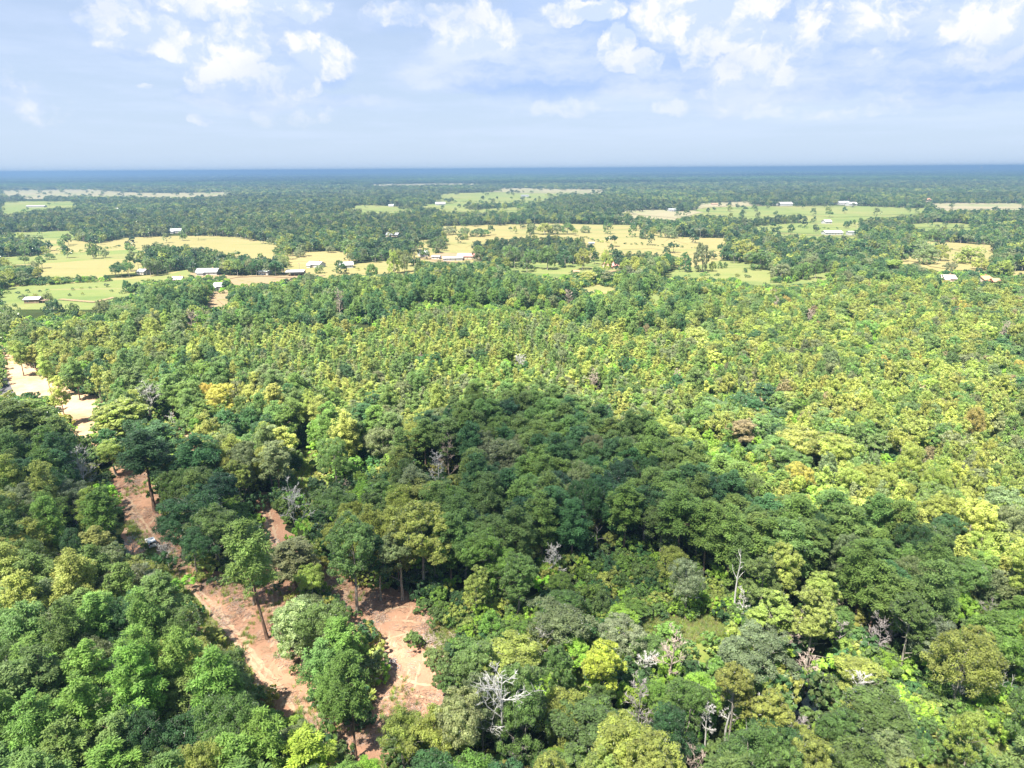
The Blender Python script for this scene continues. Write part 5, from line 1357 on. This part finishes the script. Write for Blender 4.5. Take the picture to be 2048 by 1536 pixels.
# ------------------------------------------------------------------ white vehicle parked on the track
def vehicle():
    g = P(303, 1090, 0); D = g.length
    e = empty('parked_vehicle', (g.x, g.y, .03), rad(38)); tag(e, 'white boxy vehicle parked on the track edge beside the whitish brush pile', 'vehicle')
    paint = plain('white_paint', (.80, .81, .82), .25, 0, .03); black = plain('black_rubber', (.02, .02, .02), .8); glass = plain('dark_window', (.02, .025, .03), .05, 0, .02)
    lampm = plain('clear_lamp', (.7, .7, .68), .2); redm = plain('red_lamp', (.5, .02, .02), .3); rimm = plain('alloy_rim', (.5, .5, .52), .3, .8)
    me = bpy.data.meshes.new('body'); import bmesh
    bm = bmesh.new()
    # side profile (y forward, z up), extruded in x with the cabin drawn in
    prof = [(-2.35,.45),(-2.4,.95),(-2.3,1.15),(-2.1,1.85),(0.35,1.88),(1.05,1.18),(2.15,1.02),(2.38,.85),(2.38,.45)]
    def wx(z): return .97 if z < 1.2 else .82
    L = [bm.verts.new((-wx(z), y, z)) for y, z in prof]; R_ = [bm.verts.new((wx(z), y, z)) for y, z in prof]
    bm.faces.new(L); bm.faces.new(R_[::-1]); n = len(prof)
    for i in range(n): bm.faces.new((L[i], R_[i], R_[(i+1) % n], L[(i+1) % n]))
    bmesh.ops.recalc_face_normals(bm, faces=bm.faces)
    bmesh.ops.bevel(bm, geom=list(bm.edges), offset=.06, segments=2, profile=.7, affect='EDGES')
    bm.to_mesh(me); bm.free(); me.materials.append(paint); link('body', me, e)
    def quad(name, pts, mat, th=.012):
        a, b, c, d = [Vector(p) for p in pts]; nn = (b - a).cross(d - a).normalized() * th
        mb = MB(); mb.add([a, b, c, d, a + nn, b + nn, c + nn, d + nn], [(0,3,2,1),(4,5,6,7),(0,1,5,4),(1,2,6,5),(2,3,7,6),(3,0,4,7)]); return mb.build(name, mat, e)
    for s in (-1, 1):
        for (y0, y1, yt0, yt1) in ((-2.05, -1.2, -1.95, -1.2), (-1.1, -.25, -1.1, -.25), (-.15, .85, -.15, .38)):
            p = [(s*.965, y0, 1.24), (s*.965, y1, 1.24), (s*.84, yt1, 1.74), (s*.84, yt0, 1.74)]
            quad('side_window', p if s > 0 else p[::-1], glass)
        quad('headlight', [(s*.62-.2, 2.385, .72), (s*.62-.2, 2.36, .9), (s*.62+.2, 2.36, .9), (s*.62+.2, 2.385, .72)][::1], lampm, .02)
        quad('tail_light', [(s*.8-.1, -2.37, 1.0), (s*.8+.1, -2.37, 1.0), (s*.8+.1, -2.26, 1.4), (s*.8-.1, -2.26, 1.4)], redm, .03)
        for y in (-1.45, 1.45):
            mb = MB(); V = []; nn = 18
            for x_, r_ in ((-.12, .30), (-.12, .36), (.12, .36), (.12, .30)):
                for k in range(nn): V.append((s*.9 + x_, y + r_*math.cos(6.283*k/nn), .36 + r_*math.sin(6.283*k/nn)))
            mb.add(V, [(i*nn+k, i*nn+(k+1) % nn, ((i+1) % 4)*nn+(k+1) % nn, ((i+1) % 4)*nn+k) for i in range(4) for k in range(nn)])
            w_ = mb.build('wheel', black, e); mb = MB(); mb.tube([(s*.9-.1, y, .36), (s*.9+.1, y, .36)], [.29, .29], 16); mb.tube([(s*1.0, y, .36), (s*1.03, y, .36)], [.29, .02], 16); mb.build('rim', rimm, w_)
    quad('windscreen', [(-.8, 1.07, 1.22), (.8, 1.07, 1.22), (.72, .45, 1.83), (-.72, .45, 1.83)], glass)
    quad('rear_window', [(.72, -2.31, 1.22), (-.72, -2.31, 1.22), (-.66, -2.14, 1.75), (.66, -2.14, 1.75)], glass)
    quad('front_bumper', [(.9, 2.39, .42), (-.9, 2.39, .42), (-.9, 2.39, .58), (.9, 2.39, .58)], black, -.06)
vehicle(); MARKS.append(('white parked vehicle', 302, 1085))

# ------------------------------------------------------------------ labels that single out each tree
SHORT = {'dead tree': None}
LM = [('white vehicle', 302, 1085), ('lone tall pine', 510, 1150), ('golden tree', 450, 800), ('mauve-grey bare tree', 1272, 1410), ('white limbed big tree', 1000, 1430), ('tallest white snag', 1464, 1160),
      ('pinkish bare crown', 900, 900), ('pinkish bare round tree', 1187, 765), ('big forked leafless tree', 305, 815), ('bleached dead tree', 175, 940), ('silvery fallen tree', 590, 1010),
      ('cut branch pile', 862, 1283), ('heap of boards', 1230, 1177), ('dark creek', 1590, 1400), ('small meadow', 1390, 1258), ('right bottom meadow', 1950, 1500), ('orange-tipped tree', 1608, 1200), ('wide greyish bare tree', 1748, 1280),
      ('tan dying tree', 1480, 865), ('orange-gold tree', 1935, 840), ('left white-roofed barn', 62, 600), ('open sided white barn', 588, 548), ('pinkish red roofed house', 932, 515), ('red roofed middle house', 1222, 531),
      ('small tan glade', 1190, 578), ('right green pasture', 1500, 555), ('poultry barn', 1668, 467), ('orange roofed house', 1975, 562), ('big left pasture', 400, 490), ('big tan pasture', 1200, 470), ('paved road', 12, 780),
      ('bottom lemon-green pine', 618, 1500), ('dark oak mass', 400, 1060), ('bottom left corner', 0, 1536), ('bottom right corner', 2048, 1536), ('wide silvery tree', 1000, 920), ('twin pale trunks', 2005, 1375),
      ('tree island', 660, 1290), ('broad oak', 1730, 1460), ('grey dead trunk', 1195, 1075), ('reddish dead crown', 2010, 665), ('left edge middle', 0, 1100), ('yellow-crowned tall tree', 850, 1060), ('sandy clearing', 100, 790),
      ('pink bush at the bottom', 1382, 1520), ('left green field', 160, 600), ('small fork-topped snag', 1912, 1380), ('right edge middle', 2048, 1000), ('shaded pines middle', 1400, 1020), ('cloud shadow tip', 1020, 815)]
NTH = ['', 'second ', 'third ', 'fourth ', 'fifth ', 'sixth ', 'seventh ', 'eighth ', 'ninth ', 'tenth ', 'eleventh ', 'twelfth ', 'thirteenth ', 'fourteenth ', 'fifteenth ', 'sixteenth ', 'seventeenth ', 'eighteenth ']
def direction(dx, dy):
    a = math.degrees(math.atan2(-dy, dx)) % 360
    return ['right of', 'upper right of', 'above', 'upper left of', 'left of', 'lower left of', 'below', 'lower right of'][int((a + 22.5) // 45) % 8]
cells = {}
for it in ITEMS:
    o, px, py, wd, ct, h = it
    if 'label' in o: continue
    if px < -40 or px > 2090 or py > 1590: px = min(max(px, 0), 2048)
    best = sorted(((x - px) ** 2 + (1.4 * (y - py)) ** 2, n, x, y) for n, x, y in LM)[0]
    sz = {'shrub': 'small' if h < 2.8 else 'large', 'pasture tree': 'low' if h < 10 else 'tall', 'broadleaf tree': 'low' if h < 10 else ('tall' if h > 15.5 else 'mid-height'), 'narrow tree': 'tall' if h > 16.5 else 'shorter',
          'pine tree': 'tall' if h > 19 else 'shorter', 'young pine': 'tall' if h > 12 else 'small'}[ct]
    key = (wd, sz, ct, direction(px - best[2], py - best[3]), best[1]); cells.setdefault(key, []).append((best[0], o))
for key, lst in cells.items():
    lst.sort(key=lambda a: a[0]); wd, sz, ct, dr, nm = key
    for i, (_, o) in enumerate(lst):
        o['label'] = f'{sz} {wd} {ct}, {NTH[min(i, 17)]}nearest {dr} the {nm}'
        if i > 17: o['label'] = f'{sz} {wd} {ct}, far out {dr} the {nm}'

# ------------------------------------------------------------------ air
mb = MB(); mb.box(-90000, 90000, -5000, 69500, -1.5, CAMZ + 12)
m, t, out = new_mat('haze_air')
v = t.new('ShaderNodeVolumePrincipled'); v.inputs['Color'].default_value = (0.155, 0.265, 0.46, 1); v.inputs['Density'].default_value = 0.00019; v.inputs['Anisotropy'].default_value = 0.2
t.l.new(v.outputs[0], out.inputs['Volume'])
tag(mb.build('haze', m), 'pale blue air between the camera and the far woods', 'haze', kind='stuff')
print('objects', len(bpy.data.objects))
